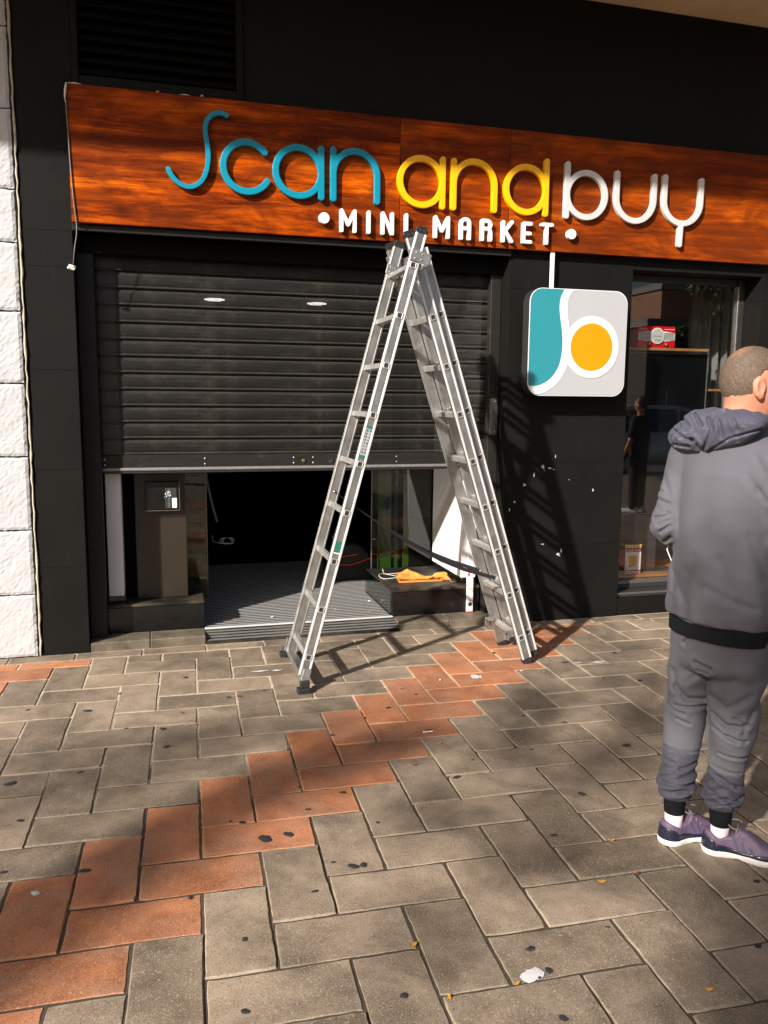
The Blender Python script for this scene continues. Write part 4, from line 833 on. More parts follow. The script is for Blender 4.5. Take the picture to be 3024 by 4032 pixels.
# ------------------------------------------------------------------ ladder
def ladder():
    T = thing('aluminium_ladder', 'tall aluminium folding ladder standing open in front of the shutter', 'ladder', (1.4, -.75, 0))
    Yv = Vector((0, 1, 0))
    def section(x0, sl_, z0, z1, yf, yr, rz, W=.062, nrm=0.0, capb=True, capt=True, t=.024):
        Lv = Vector((sl_, 0, 1)).normalized(); Nv = Vector((1, 0, -sl_)).normalized()
        P = lambda z, y: Vector((x0+sl_*z, y, z))+Nv*nrm
        for side, ya, yb in ((-1, yf, yf+t), (1, yr-t, yr)):
            a, b = P(z0, 0), P(z1, 0); c = (a+b)/2; hl = (b-a).length/2; mb = MB(); yo = ya if side < 0 else yb
            mb.obox((c.x, (ya+yb)/2, c.z), Nv, Yv, Lv, W/2, t/2, hl); fl = MB()
            for s_ in (-1, 1):
                cc = c+Nv*(s_*(W/2-.0062)); fl.obox((cc.x, yo+side*.0016, cc.z), Nv, Yv, Lv, .0062, .0016, hl-.0005)
                yi = yb if side < 0 else ya; mb.obox((cc.x, yi-side*.0014, cc.z), Nv, Yv, Lv, .004, .0014, hl-.0005)
            st = add_obj('stile', mb.mesh('stile', .0012), 'aluminium', T); add_obj('stile_flange', fl.mesh('flange', .0015), 'aluminium_edge', st)
            def cap(z, up):
                mb = MB(); q = P(z, 0); e = up*Lv
                for k, (dz, s_) in enumerate(((.005, 1.0), (.017, .97), (.030, .78))): mb.obox((q.x+e.x*dz, (ya+yb)/2, q.z+e.z*dz), Nv, Yv, Lv, (W/2+.0025)*s_, (t/2+.003), .0063)
                o = mb.build('rubber_cap', 'black_rubber', T, .002)
                for s_ in (-1, 1): MB().obox(tuple(q+e*.015+Nv*(s_*.013)+Vector((0, (yo+side*.0035)-q.y, 0))), Nv, Yv, Lv, .009, .0012, .007).build('cap_recess', 'ink_and_hole_shade', o)
            if capb: cap(z0, -1)
            if capt: cap(z1, 1)
            for z in rz:                       # swaged rung ends; a dark square plate paints the shade inside each tube
                q = P(z, 0); mb = MB(); y = yo+side*.003
                for dn, dl, hn, hz in ((-.0145, 0, .0028, .0165), (.0145, 0, .0028, .0165), (0, -.0145, .0118, .0028), (0, .0145, .0118, .0028)):
                    cc = q+Nv*dn+Lv*dl; mb.obox((cc.x, y, cc.z), Nv, Yv, Lv, hn, .0034, hz)
                o = mb.build('rung_end', 'rung_metal', T, .001); MB().obox((q.x, yo+side*.0008, q.z), Nv, Yv, Lv, .0116, .0008, .0116).build('bore_shade', 'ink_and_hole_shade', o)
        for z in rz:
            q = P(z, 0); mb = MB().obox((q.x, (yf+yr)/2, q.z), Nv, Yv, Lv, .0145, (yr-yf)/2-t-.0005, .0145)
            for s_ in (-1, 1): mb.obox(tuple(q+Lv*(.0152)+Nv*(s_*.008)+Vector((0, (yf+yr)/2-q.y, 0))), Nv, Yv, Lv, .003, (yr-yf)/2-t-.0008, .0008)
            add_obj('rung', mb.mesh('rung', .0015), 'rung_metal', T)
        return P, Lv, Nv
    rzl = [.176+.265*k for k in range(9)]; rzr = [.163+.268*k for k in range(9)]
    PL, LL, NL = section(.704, .270, .075, 2.462, -.965, -.520, rzl, capb=False)
    PA, LA, NA = section(2.125, -.318, .030, 2.462, -.860, -.466, rzr)
    PB, LB, NB = section(2.125, -.318, .045, 2.395, -.826, -.500, [z+.004 for z in rzr], W=.056, nrm=.062, capt=False)
    # spreader foot of the left section
    q = PL(.072, 0); mb = MB().obox((q.x, -.70, q.z), NL, Yv, LL, .024, .325, .014); add_obj('stabiliser_bar', mb.mesh('bar', .002), 'aluminium', T)
    for y, s_ in ((-1.02, -1), (-.385, 1)):
        mb = MB()
        for c, hx, hy, hz in (((q.x-.004, y, .034), .026, .020, .034), ((q.x-.012, y+s_*.012, .016), .036, .024, .016)): mb.obox(c, Vector((1, 0, 0)), Yv, Vector((0, 0, 1)), hx, hy, hz)
        mb.build('rubber_boot', 'black_rubber', T, .006, 2)
        mb = MB().obox((q.x+.004, y-s_*.018, .085), NL, Yv, LL, .022, .016, .04); add_obj('boot_bracket', mb.mesh('bk', .002), 'aluminium', T)
    # hinge brackets at the apex
    def bracket(P, Lv, Nv, z, y, side, hn, off=0.0, hz=.035):
        c = P(z, y)+Nv*off; o = MB().obox((c.x, y, c.z), Nv, Yv, Lv, hn, .0028, hz).build('bracket', 'aluminium', T, .0015)
        for a in (-.5, .15):
            for b in (-.5, .5): s_ = c+Nv*(a*hn)+Lv*(b*hz); MB().tube([(s_.x, y-.0025*1, s_.z), (s_.x, y-.0062, s_.z)], [.0052, .0032], 8).build('rivet', 'steel', o, smooth=True)
        return o
    bracket(PL, LL, NL, 2.345, -.9735, -1, .056, .026, .030)
    c = PL(2.345, 0)+NL*.084; MB().obox((c.x, -.915, c.z), NL, Yv, LL, .0028, .055, .030).build('bracket', 'aluminium', T, .001)
    bracket(PA, LA, NA, 2.375, -.8680, -1, .040, .0, .028); bracket(PA, LA, NA, 2.36, -.496, -1, .040, .0, .028); bracket(PL, LL, NL, 2.33, -.550, -1, .042, .0, .028)
    for z, y in ((2.30, -.905), (2.30, -.505)):
        c = (PL(z, 0)+PA(z, 0))/2; MB().tube([(c.x, y-.03, c.z), (c.x, y+.03, c.z)], .014, 12).build('hinge_pin', 'steel', T)
    c = PA(2.29, 0)-NA*.042; MB().obox((c.x, -.49, c.z), NA, Yv, LA, .010, .022, .032).build('hook_bracket', 'aluminium', T, .002); c = PA(2.40, 0)-NA*.036; MB().obox((c.x, -.485, c.z), NA, Yv, LA, .006, .03, .03).build('hook_bracket', 'aluminium', T, .002)
    # hooks at the foot of the right section
    for y in (-.828, -.51):
        c = PA(.20, 0)-NA*.030
        mb = MB().obox((c.x-.022, y, c.z), Vector((1, 0, 0)), Yv, Vector((0, 0, 1)), .028, .004, .014); mb.obox((c.x-.046, y, c.z-.022), Vector((1, 0, 0)), Yv, Vector((0, 0, 1)), .006, .004, .022); mb.obox((c.x-.030, y, c.z-.036), Vector((1, 0, 0)), Yv, Vector((0, 0, 1)), .005, .004, .012)
        mb.build('hook', 'aluminium', T, .001)
    # webbing straps that stop the legs spreading
    pts = [(.985,-.545,1.042),(1.10,-.54,.955),(1.281,-.53,.832),(1.43,-.52,.738),(1.584,-.51,.650),(1.75,-.50,.578),(1.947,-.492,.507)]
    MB().ribbon(pts, [(0, 1, .15)]*2+[(0, 1, .5), (0, .8, .6), (0, .5, .8), (0, .3, 1), (0, .1, 1)], .022, .002).build('strap', 'black_web', T)
    pts = [(.985,-.938,1.03),(1.02,-.93,1.0),(1.18,-.90,.884),(1.358,-.88,.769),(1.55,-.86,.665),(1.70,-.845,.60),(1.905,-.834,.535)]
    MB().ribbon(pts, [(0, 1, .15)]*3+[(0, .8, .6), (0, .5, .8), (0, .3, 1), (0, .1, 1)], .022, .002).build('strap', 'black_web', T)
    for p in ((1.947, -.4935, .507), (.985, -.547, 1.042)): MB().tube([p, (p[0], p[1]-.006, p[2])], [.009, .006], 10).build('strap_rivet', 'steel', T, smooth=True)
    # labels on the front stile of the left section
    def lab(z, h, w, mm, off=0.0, d=.0004, nm='label'):
        c = PL(z, 0)+NL*off; MB().obox((c.x, -.9652-d, c.z), NL, Yv, LL, w/2, d, h/2).build(nm, mm, T)
    lab(.787, .062, .034, 'green_label'); lab(.752, .006, .034, 'paper'); lab(1.358, .165, .034, 'label_silver', 0, .0003)
    lab(1.434, .014, .034, 'green_label', 0, .0007); lab(1.277, .018, .034, 'green_label', 0, .0007)
    c = PL(1.418, 0)+NL*.009; MB().prism(disc_pts(c.x, c.z, .0065, 14), 'y', -.9668, -.9660).build('label_mark', 'label_blue', T); c = PL(1.417, 0)-NL*.008; MB().prism([(c.x-.007, c.z-.005), (c.x+.007, c.z-.005), (c.x, c.z+.008)], 'y', -.9668, -.9660).build('label_mark', 'ink_and_hole_shade', T)
    r = random.Random(6)
    for k in range(7):
        for o_ in (-.0085, .0085): lab(1.400-.0165*k, r.uniform(.006, .010), r.uniform(.004, .009), 'ink_and_hole_shade', o_+r.uniform(-.002, .002), .0007, 'label_mark')
ladder()
# ------------------------------------------------------------------ the man
def lut(z, zs, vs): return np.interp(z, zs, vs).astype(np.float32)
def wob(X, Y, Z, f, ph=0.0): return np.sin(f*X+ph)*np.sin(f*1.13*Y+1.7+ph)*np.sin(f*.91*Z+.6-ph)
# creases of the clothes: (path across the cloth, width, depth)
TF = [([(-0.088, 0.761), (-0.069, 0.795)], 0.0117, 0.0080), ([(-0.052, 0.706), (-0.004, 0.696)], 0.0108, 0.0080), ([(-0.043, 0.684), (-0.010, 0.680)], 0.0075, 0.0050), ([(-0.112, 0.585), (-0.074, 0.546), (-0.016, 0.548)], 0.0133, 0.0090), ([(-0.131, 0.499), (-0.079, 0.495)], 0.0092, 0.0060), ([(-0.108, 0.516), (-0.049, 0.521), (0.001, 0.525)], 0.0092, 0.0080), ([(-0.101, 0.469), (-0.058, 0.459)], 0.0075, 0.0050), ([(0.024, 0.640), (0.075, 0.667)], 0.0233, 0.0060), ([(0.009, 0.585), (0.055, 0.564), (0.127, 0.618)], 0.0150, 0.0060), ([(0.011, 0.538), (0.059, 0.505), (0.111, 0.507)], 0.0108, 0.0090), ([(0.022, 0.488), (0.096, 0.455)], 0.0075, 0.0060), ([(0.061, 0.475), (0.122, 0.454)], 0.0075, 0.0070), ([(0.043, 0.398), (0.126, 0.392)], 0.0075, 0.0050), ([(-0.149, 0.314), (-0.097, 0.311)], 0.0075, 0.0050), ([(-0.080, 0.292), (-0.030, 0.310)], 0.0075, 0.0060), ([(-0.142, 0.252), (-0.095, 0.275)], 0.0083, 0.0060), ([(-0.088, 0.216), (-0.042, 0.214)], 0.0083, 0.0070), ([(-0.139, 0.233), (-0.041, 0.241)], 0.0075, 0.0080), ([(0.008, 0.326), (0.107, 0.272)], 0.0092, 0.0080), ([(-0.003, 0.258), (0.052, 0.234)], 0.0092, 0.0060), ([(-0.003, 0.196), (0.107, 0.210)], 0.0075, 0.0080), ([(0.061, 0.227), (0.122, 0.222)], 0.0067, 0.0060), ([(-0.126, 0.640), (-0.111, 0.581)], 0.0117, 0.0040), ([(-0.027, 0.663), (-0.078, 0.612)], 0.0100, 0.0040), ([(0.138, 0.560), (0.113, 0.484)], 0.0100, 0.0050), ([(0.080, 0.534), (0.133, 0.509)], 0.0075, 0.0050), ([(-0.139, 0.356), (-0.024, 0.351)], 0.0067, 0.0030), ([(0.004, 0.343), (0.115, 0.330)], 0.0067, 0.0030)]
HF = [([(-0.202, 1.339), (-0.174, 1.263)], 0.0083, 0.0060), ([(-0.222, 1.245), (-0.170, 1.230)], 0.0067, 0.0070), ([(-0.214, 1.176), (-0.165, 1.195)], 0.0075, 0.0080), ([(-0.204, 1.207), (-0.168, 1.202)], 0.0058, 0.0050), ([(-0.204, 1.160), (-0.164, 1.177)], 0.0067, 0.0080), ([(-0.191, 1.134), (-0.162, 1.158)], 0.0075, 0.0100), ([(-0.177, 1.097), (-0.159, 1.115)], 0.0075, 0.0100), ([(-0.223, 1.277), (-0.192, 1.269)], 0.0067, 0.0050), ([(-0.136, 1.383), (-0.148, 1.201)], 0.0282, 0.0023), ([(-0.050, 1.377), (-0.058, 1.137)], 0.0368, 0.0018), ([(0.029, 1.380), (0.056, 1.145)], 0.0368, 0.0023), ([(-0.090, 1.012), (-0.071, 1.070)], 0.0117, 0.0040), ([(-0.035, 0.974), (0.026, 0.952)], 0.0167, 0.0050), ([(0.088, 1.157), (0.146, 1.024)], 0.0167, 0.0030), ([(0.101, 1.312), (0.126, 1.277)], 0.0100, 0.0030), ([(0.063, 1.355), (0.104, 1.305)], 0.0117, 0.0030), ([(0.002, 1.072), (0.041, 0.982)], 0.0183, 0.0040), ([(-0.137, 0.989), (-0.102, 0.915)], 0.0133, 0.0050), ([(0.043, 0.945), (0.116, 0.924)], 0.0133, 0.0040), ([(-0.197, 1.381), (-0.173, 1.410)], 0.0100, 0.0050), ([(0.088, 1.418), (0.115, 1.370)], 0.0117, 0.0030), ([(-0.158, 1.130), (-0.139, 0.940)], 0.0100, 0.0040)]
DF = [([(-0.100, 1.544), (-0.079, 1.504)], 0.0083, 0.0120), ([(-0.106, 1.458), (-0.065, 1.413)], 0.0100, 0.0120), ([(-0.175, 1.492), (-0.132, 1.461), (-0.102, 1.458)], 0.0092, 0.0100), ([(-0.165, 1.438), (-0.113, 1.435)], 0.0075, 0.0080), ([(-0.144, 1.530), (-0.117, 1.503)], 0.0075, 0.0080), ([(-0.059, 1.531), (-0.045, 1.495), (-0.066, 1.431)], 0.0092, 0.0100), ([(-0.025, 1.523), (-0.014, 1.473)], 0.0083, 0.0080), ([(0.015, 1.532), (0.030, 1.497)], 0.0083, 0.0080), ([(-0.160, 1.419), (-0.069, 1.411), (0.011, 1.470), (0.099, 1.501)], 0.0058, 0.0060), ([(-0.147, 1.502), (-0.167, 1.465)], 0.0075, 0.0080)]
def folds(X, Y, Z, L, y0=.06, kw=1.15, ridge=.28):
    x, z = X[:, 0, :], Z[:, 0, :]; acc = np.zeros(x.shape, np.float32)
    for pts, w, a in L:
        d = np.full(x.shape, 9., np.float32)
        for p, q in zip(pts, pts[1:]):
            bx, bz = q[0]-p[0], q[1]-p[1]; t = np.clip(((x-p[0])*bx+(z-p[1])*bz)/(bx*bx+bz*bz), 0, 1); d = np.minimum(d, np.hypot(x-p[0]-t*bx, z-p[1]-t*bz))
        w = w*kw; acc += a*np.exp(-(d/w)**2)-ridge*a*np.exp(-((d-2.1*w)/(1.3*w))**2)
    return acc[:, None, :]*np.clip((y0-Y)/.06, 0, 1)
def man():
    T = thing('person', 'man in grey tracksuit standing with his back turned, hands in pockets', 'person', (1.83, -2.90, 0), rz=math.radians(-38.227))
    AL = math.radians(40); ca, sa = math.cos(AL), math.sin(AL)
    def rf(X, Y, cu, cd): x, y = X-cu, Y-cd; return x*ca-y*sa, x*sa+y*ca          # to body right / forward
    LS, LE, LW = (-.112, .112, 1.380), (-.166, .055, 1.150), (-.050, .205, 1.055)
    RS, RE, RW = (.160, -.112, 1.380), (.218, -.125, 1.140), (.262, .060, 1.055)
    HIPL, KNL, ANL = (-.050, .050, .78), (-.074, .055, .470), (-.093, .000, .13)
    HIPR, KNR, ANR = (.088, -.030, .78), (.078, -.040, .450), (.062, -.010, .13)
    HA = math.radians(72); hf = (math.sin(HA), math.cos(HA)); hr = (math.cos(HA), -math.sin(HA)); HC = (.064, .0, 1.660)
    def hp(r, f, z): return (HC[0]+hr[0]*r+hf[0]*f, HC[1]+hr[1]*r+hf[1]*f, z)
    HR = [[hr[0], hf[0], 0], [hr[1], hf[1], 0], [0, 0, 1]]
    def torso(X, Y, Z, g):
        a = lut(Z, [.60, .78, .88, 1.0, 1.12, 1.25, 1.35, 1.42, 1.50, 1.56], [.165, .170, .186, .184, .187, .196, .194, .160, .085, .06])+g
        b = lut(Z, [.60, .78, .88, 1.0, 1.12, 1.25, 1.35, 1.42, 1.50, 1.56], [.13, .135, .146, .140, .134, .130, .124, .104, .075, .055])+g
        cu = lut(Z, [.8, 1.2, 1.5], [.014, .020, .030]); r, f = rf(X, Y, cu, 0); k = np.sqrt((r/a)**2+(f/b)**2)
        return (k-1)*np.minimum(a, b)*.9, np.arctan2(f, r)
    def body(X, Y, Z):
        d, _ = torso(X, Y, Z, -.03); d = smax(d, Z-1.47, .03); d = smax(d, .70-Z, .03)
        for a, b, ra, rb in ((LS, LE, .052, .042), (LE, LW, .040, .028), (RS, RE, .052, .042), (RE, RW, .040, .028), (HIPL, KNL, .075, .052), (KNL, ANL, .046, .024), (HIPR, KNR, .072, .050), (KNR, ANR, .046, .024)): d = smin(d, seg_d(X, Y, Z, a, b, ra, rb), .03)
        for W_ in (LW, RW): d = smin(d, ell_d(X, Y, Z, (W_[0]+.03, W_[1]+.03, W_[2]-.01), (.045, .05, .02)), .02)
        d = smin(d, seg_d(X, Y, Z, (.022, -.008, 1.43), (.046, -.004, 1.60), .062, .055), .03)
        d = smin(d, seg_d(X, Y, Z, (-.085, .05, 1.40), (.03, 0, 1.50), .05, .05), .04); d = smin(d, seg_d(X, Y, Z, (.13, -.06, 1.40), (.04, 0, 1.50), .05, .05), .04)
        hd = ell_d(X, Y, Z, HC, (.0775, .0975, .104), HR); hd = smin(hd, ell_d(X, Y, Z, hp(0, .022, 1.600), (.060, .074, .088), HR), .03)
        hd = smin(hd, ell_d(X, Y, Z, hp(0, .085, 1.622), (.012, .022, .026), HR), .014)                  # nose
        hd = smin(hd, ell_d(X, Y, Z, hp(0, .070, 1.672), (.045, .022, .012), HR), .016)                  # brow
        hd = smin(hd, ell_d(X, Y, Z, hp(0, .076, 1.578), (.022, .016, .009), HR), .010)                  # lips
        for s_ in (-1, 1): hd = smax(hd, -ell_d(X, Y, Z, hp(s_*.030, .096, 1.652), (.017, .016, .011), HR), .010)
        d = smin(d, hd, .022)
        for s_ in (-1, 1):
            e = ell_d(X, Y, Z, hp(s_*.0825, -.002, 1.632), (.0095, .0205, .034), HR); e = smin(e, ell_d(X, Y, Z, hp(s_*.078, .005, 1.603), (.008, .011, .013), HR), .006)
            e = smax(e, -ell_d(X, Y, Z, hp(s_*.091, .004, 1.634), (.009, .0115, .022), HR), .004); e = smin(e, ell_d(X, Y, Z, hp(s_*.079, .004, 1.640), (.006, .006, .013), HR), .004); d = smin(d, e, .007)
        return d
    v, f = snet(body, (-.30, -.25, .06), (.36, .33, 1.79), .0052); bo = add_obj('body', np_mesh('body', v, f), 'skin', T, recenter=False)
    # eyes
    for s_ in (-1, 1):
        p = hp(s_*.030, .078, 1.652); bm = bmesh.new(); bmesh.ops.create_uvsphere(bm, u_segments=14, v_segments=10, radius=.0115, matrix=Matrix.Translation(p)); me = bpy.data.meshes.new('eye'); bm.to_mesh(me); bm.free(); shade(me, True); add_obj('eye', me, 'eye_white', bo, recenter=False)
    # hair: short cap, thin at the crown, with stubble strands
    def hair(X, Y, Z):
        r = (X-HC[0])*hr[0]+(Y-HC[1])*hr[1]; fw = (X-HC[0])*hf[0]+(Y-HC[1])*hf[1]; z = Z-1.660
        d = ell_d(X, Y, Z, HC, (.0775, .0975, .104), HR)-.0026+.0006*wob(X, Y, Z, 300)
        line = np.where(fw > -.015, -.005+.9*(fw+.015)+0*z, -.062+.10*np.clip(fw+.06, 0, 1)); edge = line-z+.006*np.sin(fw*160)+.004*np.sin(r*210)
        front = fw-(.052+.03*np.cos(r*30))
        return np.maximum(np.maximum(d, edge), front)
    v, f = snet(hair, (-.06, -.12, 1.56), (.19, .12, 1.79), .0030); h = add_obj('hair', np_mesh('hair', v, f), 'buzz_hair', T, recenter=False)
    rg = np.random.default_rng(4); ii = rg.integers(0, len(v), 9000); ctr = np.array(HC); nrm = v[ii]-ctr; nrm /= np.linalg.norm(nrm, axis=1)[:, None]
    down = np.array([-.25, 0, -1.0]); tdir = nrm*.75+down*.55+rg.normal(0, .25, nrm.shape); tdir /= np.linalg.norm(tdir, axis=1)[:, None]
    side = np.cross(tdir, rg.normal(0, 1, nrm.shape)); side /= np.linalg.norm(side, axis=1)[:, None]; L_ = rg.uniform(.003, .0065, (len(ii), 1)); b0 = v[ii]-nrm*.001
    V = np.stack([b0-side*.00035, b0+side*.00035, b0+tdir*L_], 1).reshape(-1, 3); tag(add_obj('stubble', np_mesh('stubble', V, np.arange(len(V)).reshape(-1, 3), False), 'hair_strand', h, recenter=False), kind='stuff')
    # hoodie
    def hoodie(X, Y, Z):
        d, th = torso(X, Y, Z, 0)
        d = d + .0045*np.sin(5*th+2.2*np.sin(6*Z)+.6)*np.clip((1.36-Z)*3, 0, 1) + .0035*np.sin(11*th+9*Z)*np.clip((1.1-Z)*4, 0, 1) + .003*np.sin(38*Z+3*np.sin(2*th+1))*np.clip((.98-Z)*6, 0, 1)
        d = smax(d, .838-Z-.01*np.sin(th), .012); d = smax(d, Z-1.535, .02)
        for S_, E_, W_, sg in ((LS, LE, LW, 1), (RS, RE, RW, -1)):
            arm = smin(seg_d(X, Y, Z, S_, E_, .076, .0615), seg_d(X, Y, Z, E_, W_, .060, .050), .022)
            w1 = np.exp(-((Z-E_[2]+.01)/.085)**2); wr = np.sin(95*Z+26*(X*.6-Y*.5)*sg+2.0*np.sin(30*Y)) ; arm = arm+.0035*wr*w1+.003*wob(X, Y, Z, 42)
            d = smin(d, arm, .026)
        d = smin(d, seg_d(X, Y, Z, (-.10, .085, 1.40), (.022, 0, 1.455), .066, .072), .04); d = smin(d, seg_d(X, Y, Z, (.145, -.085, 1.40), (.025, 0, 1.455), .066, .072), .04)
        d = d+.0008*wob(X, Y, Z, 26)+.0006*wob(X, Y, Z, 55, 1.0)+folds(X, Y, Z, HF, .10, .85, .38)
        return smax(d, -(seg_d(X, Y, Z, (.028, -.006, 1.44), (.05, 0, 1.62), .060, .062)), .010)
    v, f = snet(hoodie, (-.28, -.24, .80), (.36, .32, 1.56), .0052); add_obj('hoodie', np_mesh('hoodie', v, f), 'hoodie_cloth', T, recenter=False)
    def band(X, Y, Z):
        d, th = torso(X, Y, .80+0*Z, .004); return smax(smax(d+.0010*np.sin(110*th), .784-Z-.010*np.sin(th), .006), Z-.850-.010*np.sin(th), .006)
    v, f = snet(band, (-.24, -.23, .74), (.27, .23, .88), .0035); add_obj('hem_band', np_mesh('hem_band', v, f), 'rib_black', T, recenter=False)
    # hood lying on the back
    RHD = [[ca, sa, 0], [-sa, ca, 0], [0, 0, 1]]
    def hood(X, Y, Z):
        x, y = rf(X, Y, -.050, -.062); zz = Z-1.478+.16*(-x)*.0+.10*x*-.35
        d = ell_d(x, y, zz, (.0, .014, .004), (.155, .062, .058)); d = smin(d, ell_d(x, y, zz, (-.080, .016, -.010), (.108, .054, .054)), .012); d = smin(d, ell_d(x, y, zz, (-.035, .012, .048), (.080, .048, .038)), .012); d = smin(d, ell_d(x, y, zz, (.085, .020, .034), (.095, .062, .038)), .025)
        d = d+.003*np.sin(22*x+9*zz+1.2*np.sin(18*zz))+.0008*wob(X, Y, Z, 62)+folds(X, Y, Z, DF, .05, .62, .45)*.75
        ring = np.sqrt((np.sqrt((X-.038)**2+(Y+.002)**2)-.078)**2+((Z-1.522-.22*((X-.038)*-.3))*.75)**2)-.024
        d = smin(d, ring+.003*np.sin(9*np.arctan2(Y, X-.04)), .03)
        d = smax(d, -(seg_d(X, Y, Z, (.026, -.006, 1.42), (.052, 0, 1.66), .0585, .0605)), .006); return d
    v, f = snet(hood, (-.27, -.25, 1.36), (.20, .17, 1.60), .0034); add_obj('hood', np_mesh('hood', v, f), 'hood_cloth', T, recenter=False)
    # trousers
    def trousers(X, Y, Z):
        d, th = torso(X, Y, Z, -.014); d = smax(d, Z-.85, .02); d = smax(d, .66-Z, .05)
        for H_, K_, A_, ra, rk, rl, ph in ((HIPL, KNL, ANL, .092, .070, .054, 0.0), (HIPR, KNR, ANR, .098, .073, .055, 1.9)):
            leg = smin(seg_d(X, Y, Z, H_, K_, ra, rk), seg_d(X, Y, Z, K_, (A_[0], A_[1], .205), rk-.004, rl), .03)
            ang = np.arctan2(Y-K_[1], X-K_[0])
            bunch = np.exp(-((Z-.215)/.050)**2); leg = leg-.008*bunch+.0075*np.sin(150*Z+3*np.sin(ang*2+ph)+ph)*np.exp(-((Z-.225)/.060)**2)
            leg = leg+.0065*np.sin(34*Z+2.6*ang+2*np.sin(9*Z)+ph)*np.exp(-((Z-.47)/.15)**2)+.005*np.sin(52*Z-3*ang+ph)*np.exp(-((Z-.62)/.09)**2)
            legs = leg if ph == 0 else smin(legs, leg, .004)
        d = smin(d, legs, .020); d = smax(d, .168-Z, .010); return d+folds(X, Y, Z, TF, .08, .72, .42)*1.15+.0007*wob(X, Y, Z, 30)+.0006*wob(X, Y, Z, 64, .7)
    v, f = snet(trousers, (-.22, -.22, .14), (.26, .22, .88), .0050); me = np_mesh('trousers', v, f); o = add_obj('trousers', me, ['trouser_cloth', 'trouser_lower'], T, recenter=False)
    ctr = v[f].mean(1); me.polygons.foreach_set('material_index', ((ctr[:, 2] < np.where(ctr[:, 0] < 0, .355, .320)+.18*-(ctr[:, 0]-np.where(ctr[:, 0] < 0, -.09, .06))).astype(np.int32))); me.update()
    for (x, y, _), z0, z1 in ((ANL, .112, .180), (ANR, .104, .178)):
        MB().tube([(x, y, z0), (x, y, z0+.004), (x, y, z1)], [.0335, .0355, .040], 24, False).build('cuff', 'rib_black', T, smooth=True).location = (x, y, z0)
        s_ = MB().tube([(x, y, .045), (x, y, .075), (x, y, .13)], [.030, .031, .033], 20).build('sock', 'sock', T, smooth=True)
    # shoes
    def shoe(pos, ang, label):
        R0 = thing('shoe', None, None, pos, rz=ang); R0.parent = T; ORIG[R0.name] = Vector((0, 0, 0)); R0['label'] = label
        plan = lambda X, Y, g: smin(smin(np.hypot(X-.045, Y)-.040, seg_d(X, Y, 0*X, (.05, 0, 0), (.185, .004, 0), .030, .044), .03), np.hypot(X-.235, Y-.006)-.036, .05)-g
        def sole(X, Y, Z): return smax(smax(plan(X, Y, .003-.003*np.abs(Z-.015)/.015), Z-.030-.010*np.clip((.06-X)/.06, 0, 1), .004), -Z+.012*np.clip((X-.20)/.08, 0, 1)**2+.006*np.exp(-((X-.125)/.018)**2), .004)
        def up(X, Y, Z):
            top = np.interp(X, [-.01, .02, .06, .10, .125, .15, .20, .25, .29], [.082, .085, .068, .078, .108, .096, .066, .053, .03]).astype(np.float32); pl = plan(X, Y, -.001-.14*np.clip(Z-.03, 0, .1)-.22*np.clip(Z-.03, 0, .1)*np.clip((X-.09)*12, 0, 1))
            d = smax(smax(pl, Z-top+np.where(X > .10, 6.0, 1.0)*Y*Y, .010), .022-Z, .004); return smax(d, -(seg_d(X, Y, Z, (.058, 0, .055), (.056, 0, .16), .0275, .033)), .004)
        lo, hi = (-.02, -.065, -.005), (.30, .07, .13)
        v, f = snet(sole, lo, hi, .003); add_obj('shoe_sole', np_mesh('sole', v, f), 'shoe_sole', R0, recenter=False)
        v, f = snet(up, lo, hi, .003); add_obj('shoe_upper', np_mesh('upper', v, f), 'shoe_purple', R0, recenter=False)
        v, f = snet(lambda X, Y, Z: smax(smax(up(X, Y, Z)-.0028, np.minimum(X-.062+.55*(Z-.03), 9), .004), Z-.070+.25*X, .004), lo, hi, .003); add_obj('heel_counter', np_mesh('heel', v, f), 'shoe_navy', R0, recenter=False)
        for k in range(3):
            v, f = snet(lambda X, Y, Z, k=k: np.maximum(np.maximum(up(X, Y, Z)-.0020, np.abs(X-.118-.022*k+.45*(Z-.05))-.0055), np.maximum(.034-Z, Z-.078+.012*k)), lo, hi, .0028)
            add_obj('shoe_stripe', np_mesh('stripe', v, f), 'shoe_stripe', R0, recenter=False)
        v, f = snet(lambda X, Y, Z: np.maximum(up(X, Y, Z)-.0026, np.maximum(X-.075-.9*(.036-Z), Z-.044)) if False else np.maximum(np.maximum(up(X, Y, Z)-.0024, Z-.040-.006*np.sin(X*30)), X-.30), lo, hi, .003); add_obj('midsole_trim', np_mesh('trim', v, f), 'shoe_navy', R0, recenter=False)
        for k in range(4):
            x = .118+.019*k; z = .112-.014*k; MB().tube([(x-.004, -.026, z-.016), (x, -.012, z-.001), (x, .012, z-.001), (x-.004, .026, z-.016)], .0026, 6).build('shoe_lace', 'shoe_lace', R0, smooth=True).location = ((x-.002), 0, z-.0186)
        pts = [(.118+.022*math.cos(t)-.01, -.012+.020*math.sin(t), .122+.012*math.cos(t*.5)) for t in np.linspace(0, 6.0, 16)]; add_obj('shoe_lace', MB().tube(pts, .0022, 6).mesh('lace', smooth=True), 'shoe_lace', R0, recenter=False)
    shoe((.002, -.008, 0), math.radians(-3), 'right shoe seen from its side'); shoe((-.138, -.034, 0), math.radians(36), 'left shoe seen from behind')
    # earphone wire from the left hand
    pts = [(-.165, .09, 1.085), (-.172, .07, 1.06), (-.160, .06, 1.035), (-.148, .055, 1.01), (-.145, .05, .985), (-.138, .05, .965)]
    add_obj('earphone_wire', MB().tube(pts, .0019, 6).mesh('wire', smooth=True), 'paper', T, recenter=False)
man()
